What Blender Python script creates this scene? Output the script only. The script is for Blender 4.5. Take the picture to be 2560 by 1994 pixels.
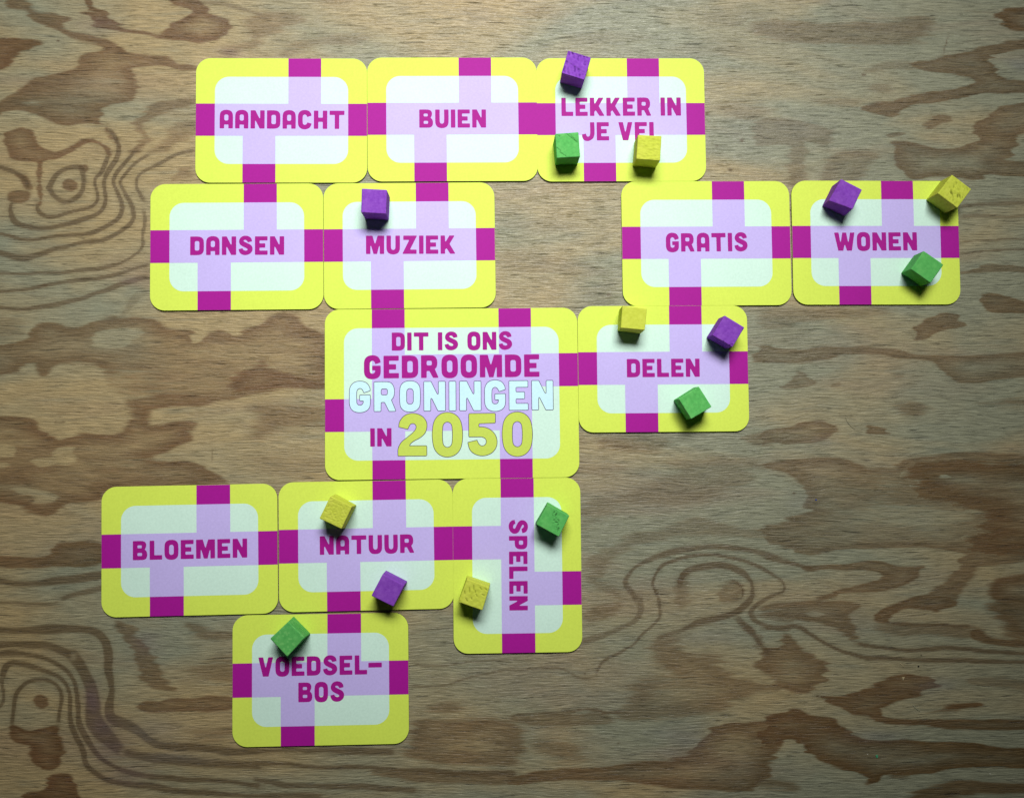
# Word cards and painted wooden cubes on a plywood table, seen from above.  Units: metres.
import bpy, math, random
import numpy as np
from mathutils import Matrix, Vector, noise

scene = bpy.context.scene
for o in list(bpy.data.objects): bpy.data.objects.remove(o)
C = scene.collection

# ------------------------------------------------------------------ camera
CAM_H, FPX, RX, RY = 0.459679, 2197.264, 0.04550553, -0.02527185
cd = bpy.data.cameras.new('camera'); cam = bpy.data.objects.new('camera', cd); C.objects.link(cam)
cd.sensor_fit = 'HORIZONTAL'; cd.sensor_width = 36.0; cd.lens = 36.0 * FPX / 2560.0
cd.clip_start = 0.01; cd.clip_end = 20.0
cam.matrix_world = Matrix.Translation((0, 0, CAM_H)) @ Matrix.Rotation(RY, 4, 'Y') @ Matrix.Rotation(RX, 4, 'X')
scene.camera = cam

# ------------------------------------------------------------------ world, light, exposure
w = bpy.data.worlds.new('World'); scene.world = w; w.use_nodes = True
bg = w.node_tree.nodes['Background']
bg.inputs[0].default_value = (0.62, 0.95, 0.90, 1); bg.inputs[1].default_value = 0.012
def area(name, loc, target, sx, sy, power, col, spread):
    ld = bpy.data.lights.new(name, 'AREA'); ld.shape = 'RECTANGLE'; ld.size = sx; ld.size_y = sy
    ld.energy = power; ld.color = col; ld.spread = math.radians(spread)
    lo = bpy.data.objects.new(name, ld); C.objects.link(lo); lo.location = loc
    d = Vector(target) - Vector(loc); lo.rotation_euler = d.to_track_quat('-Z', 'Y').to_euler()
    return lo
area('window_light', (0.05, 0.60, 0.77), (-0.03, 0.125, 0), 0.54, 0.28, 1.68, (1.0, 0.985, 0.95), 55)
scene.view_settings.view_transform = 'Standard'; scene.view_settings.look = 'None'
scene.view_settings.exposure = 0.0; scene.view_settings.gamma = 1.0
scene.render.engine = 'CYCLES'

# ------------------------------------------------------------------ helpers
def tag(o, label=None, cat=None, group=None, kind=None):
    if label: o['label'] = label
    if cat: o['category'] = cat
    if group: o['group'] = group
    if kind: o['kind'] = kind
    return o
def link(name, me, mat=None, parent=None, loc=None, rz=0.0):
    o = bpy.data.objects.new(name, me); C.objects.link(o)
    if mat is not None: me.materials.append(mat)
    if parent is not None: o.parent = parent
    if loc is not None: o.location = loc
    o.rotation_euler = (0, 0, rz)
    return o
def empty(name, loc, rz=0.0):
    o = bpy.data.objects.new(name, None); C.objects.link(o); o.location = loc; o.rotation_euler = (0, 0, rz)
    o.empty_display_size = 0.01
    return o

class NT:
    def __init__(s, name):
        s.m = bpy.data.materials.new(name); s.m.use_nodes = True; s.t = s.m.node_tree
        s.b = s.t.nodes['Principled BSDF']
    def n(s, typ, **k):
        x = s.t.nodes.new(typ)
        for a, v in k.items(): setattr(x, a, v)
        return x
    def l(s, a, b): s.t.links.new(a, b)
    def setv(s, sock, v):
        if hasattr(v, 'links') or isinstance(v, bpy.types.NodeSocket): s.l(v, sock)
        else: sock.default_value = v
    def math(s, op, a, b=0.0, clamp=False):
        x = s.n('ShaderNodeMath', operation=op, use_clamp=clamp); s.setv(x.inputs[0], a); s.setv(x.inputs[1], b); return x.outputs[0]
    def mix(s, f, a, b, blend='MIX'):
        x = s.n('ShaderNodeMix', data_type='RGBA', blend_type=blend); s.setv(x.inputs[0], f); s.setv(x.inputs[6], a); s.setv(x.inputs[7], b); return x.outputs[2]
    def coords(s, sc, kind='Object', loc=(0, 0, 0)):
        tc = s.n('ShaderNodeTexCoord'); mp = s.n('ShaderNodeMapping'); mp.inputs['Scale'].default_value = sc; mp.inputs['Location'].default_value = loc
        s.l(tc.outputs[kind], mp.inputs[0]); return mp.outputs[0]
    def noise(s, vec, scale=1.0, detail=3.0, rough=0.55, dist=0.0):
        x = s.n('ShaderNodeTexNoise'); s.l(vec, x.inputs['Vector']); x.inputs['Scale'].default_value = scale
        x.inputs['Detail'].default_value = detail; x.inputs['Roughness'].default_value = rough; x.inputs['Distortion'].default_value = dist
        return x.outputs['Fac']
    def rng(s, v, a, b, c, d, smooth=False):
        x = s.n('ShaderNodeMapRange'); x.interpolation_type = 'SMOOTHSTEP' if smooth else 'LINEAR'
        s.l(v, x.inputs[0]); 
        for i, q in enumerate((a, b, c, d)): s.setv(x.inputs[i + 1], q)
        return x.outputs[0]
    def attr(s, name):
        x = s.n('ShaderNodeAttribute', attribute_name=name); return x.outputs['Fac']

def flat_mat(name, col, rough=0.62, spec=0.16, var=0.04, bump=0.00002, side=None):
    s = NT(name)
    v = s.coords((1, 1, 1))
    n1 = s.noise(v, 900, 2); n2 = s.noise(v, 45, 3)
    k = s.math('ADD', s.rng(n1, .3, .7, 1 - var, 1 + var), s.rng(n2, .3, .7, -.018, .018))
    c = s.mix(1.0, (*col, 1), k, 'MULTIPLY')
    if side is not None:
        g = s.n('ShaderNodeNewGeometry'); sp = s.n('ShaderNodeSeparateXYZ'); s.l(g.outputs['True Normal'], sp.inputs[0])
        c = s.mix(s.math('GREATER_THAN', sp.outputs[2], 0.5), (*side, 1), c)
    s.l(c, s.b.inputs['Base Color']); s.b.inputs['Roughness'].default_value = rough
    s.b.inputs['Specular IOR Level'].default_value = spec
    b = s.n('ShaderNodeBump'); b.inputs['Strength'].default_value = 0.35; b.inputs['Distance'].default_value = bump
    s.l(s.noise(v, 1500, 2), b.inputs['Height']); s.l(b.outputs[0], s.b.inputs['Normal'])
    return s.m

M = {
 'yellow_print': flat_mat('yellow_print', (0.66, 0.82, 0.105), side=(0.085, 0.085, 0.05)),
 'mint_print': flat_mat('mint_print', (0.62, 0.86, 0.745)),
 'lavender_print': flat_mat('lavender_print', (0.54, 0.46, 0.86)),
 'magenta_print': flat_mat('magenta_print', (0.37, 0.007, 0.29)),
 'letter_print': flat_mat('letter_print', (0.36, 0.006, 0.25)),
 'cyan_print': flat_mat('cyan_print', (0.58, 0.86, 0.96)),
 'line_print': flat_mat('line_print', (0.05, 0.012, 0.08)),
 'numeral_print': flat_mat('numeral_print', (0.55, 0.69, 0.105)),
}

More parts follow.
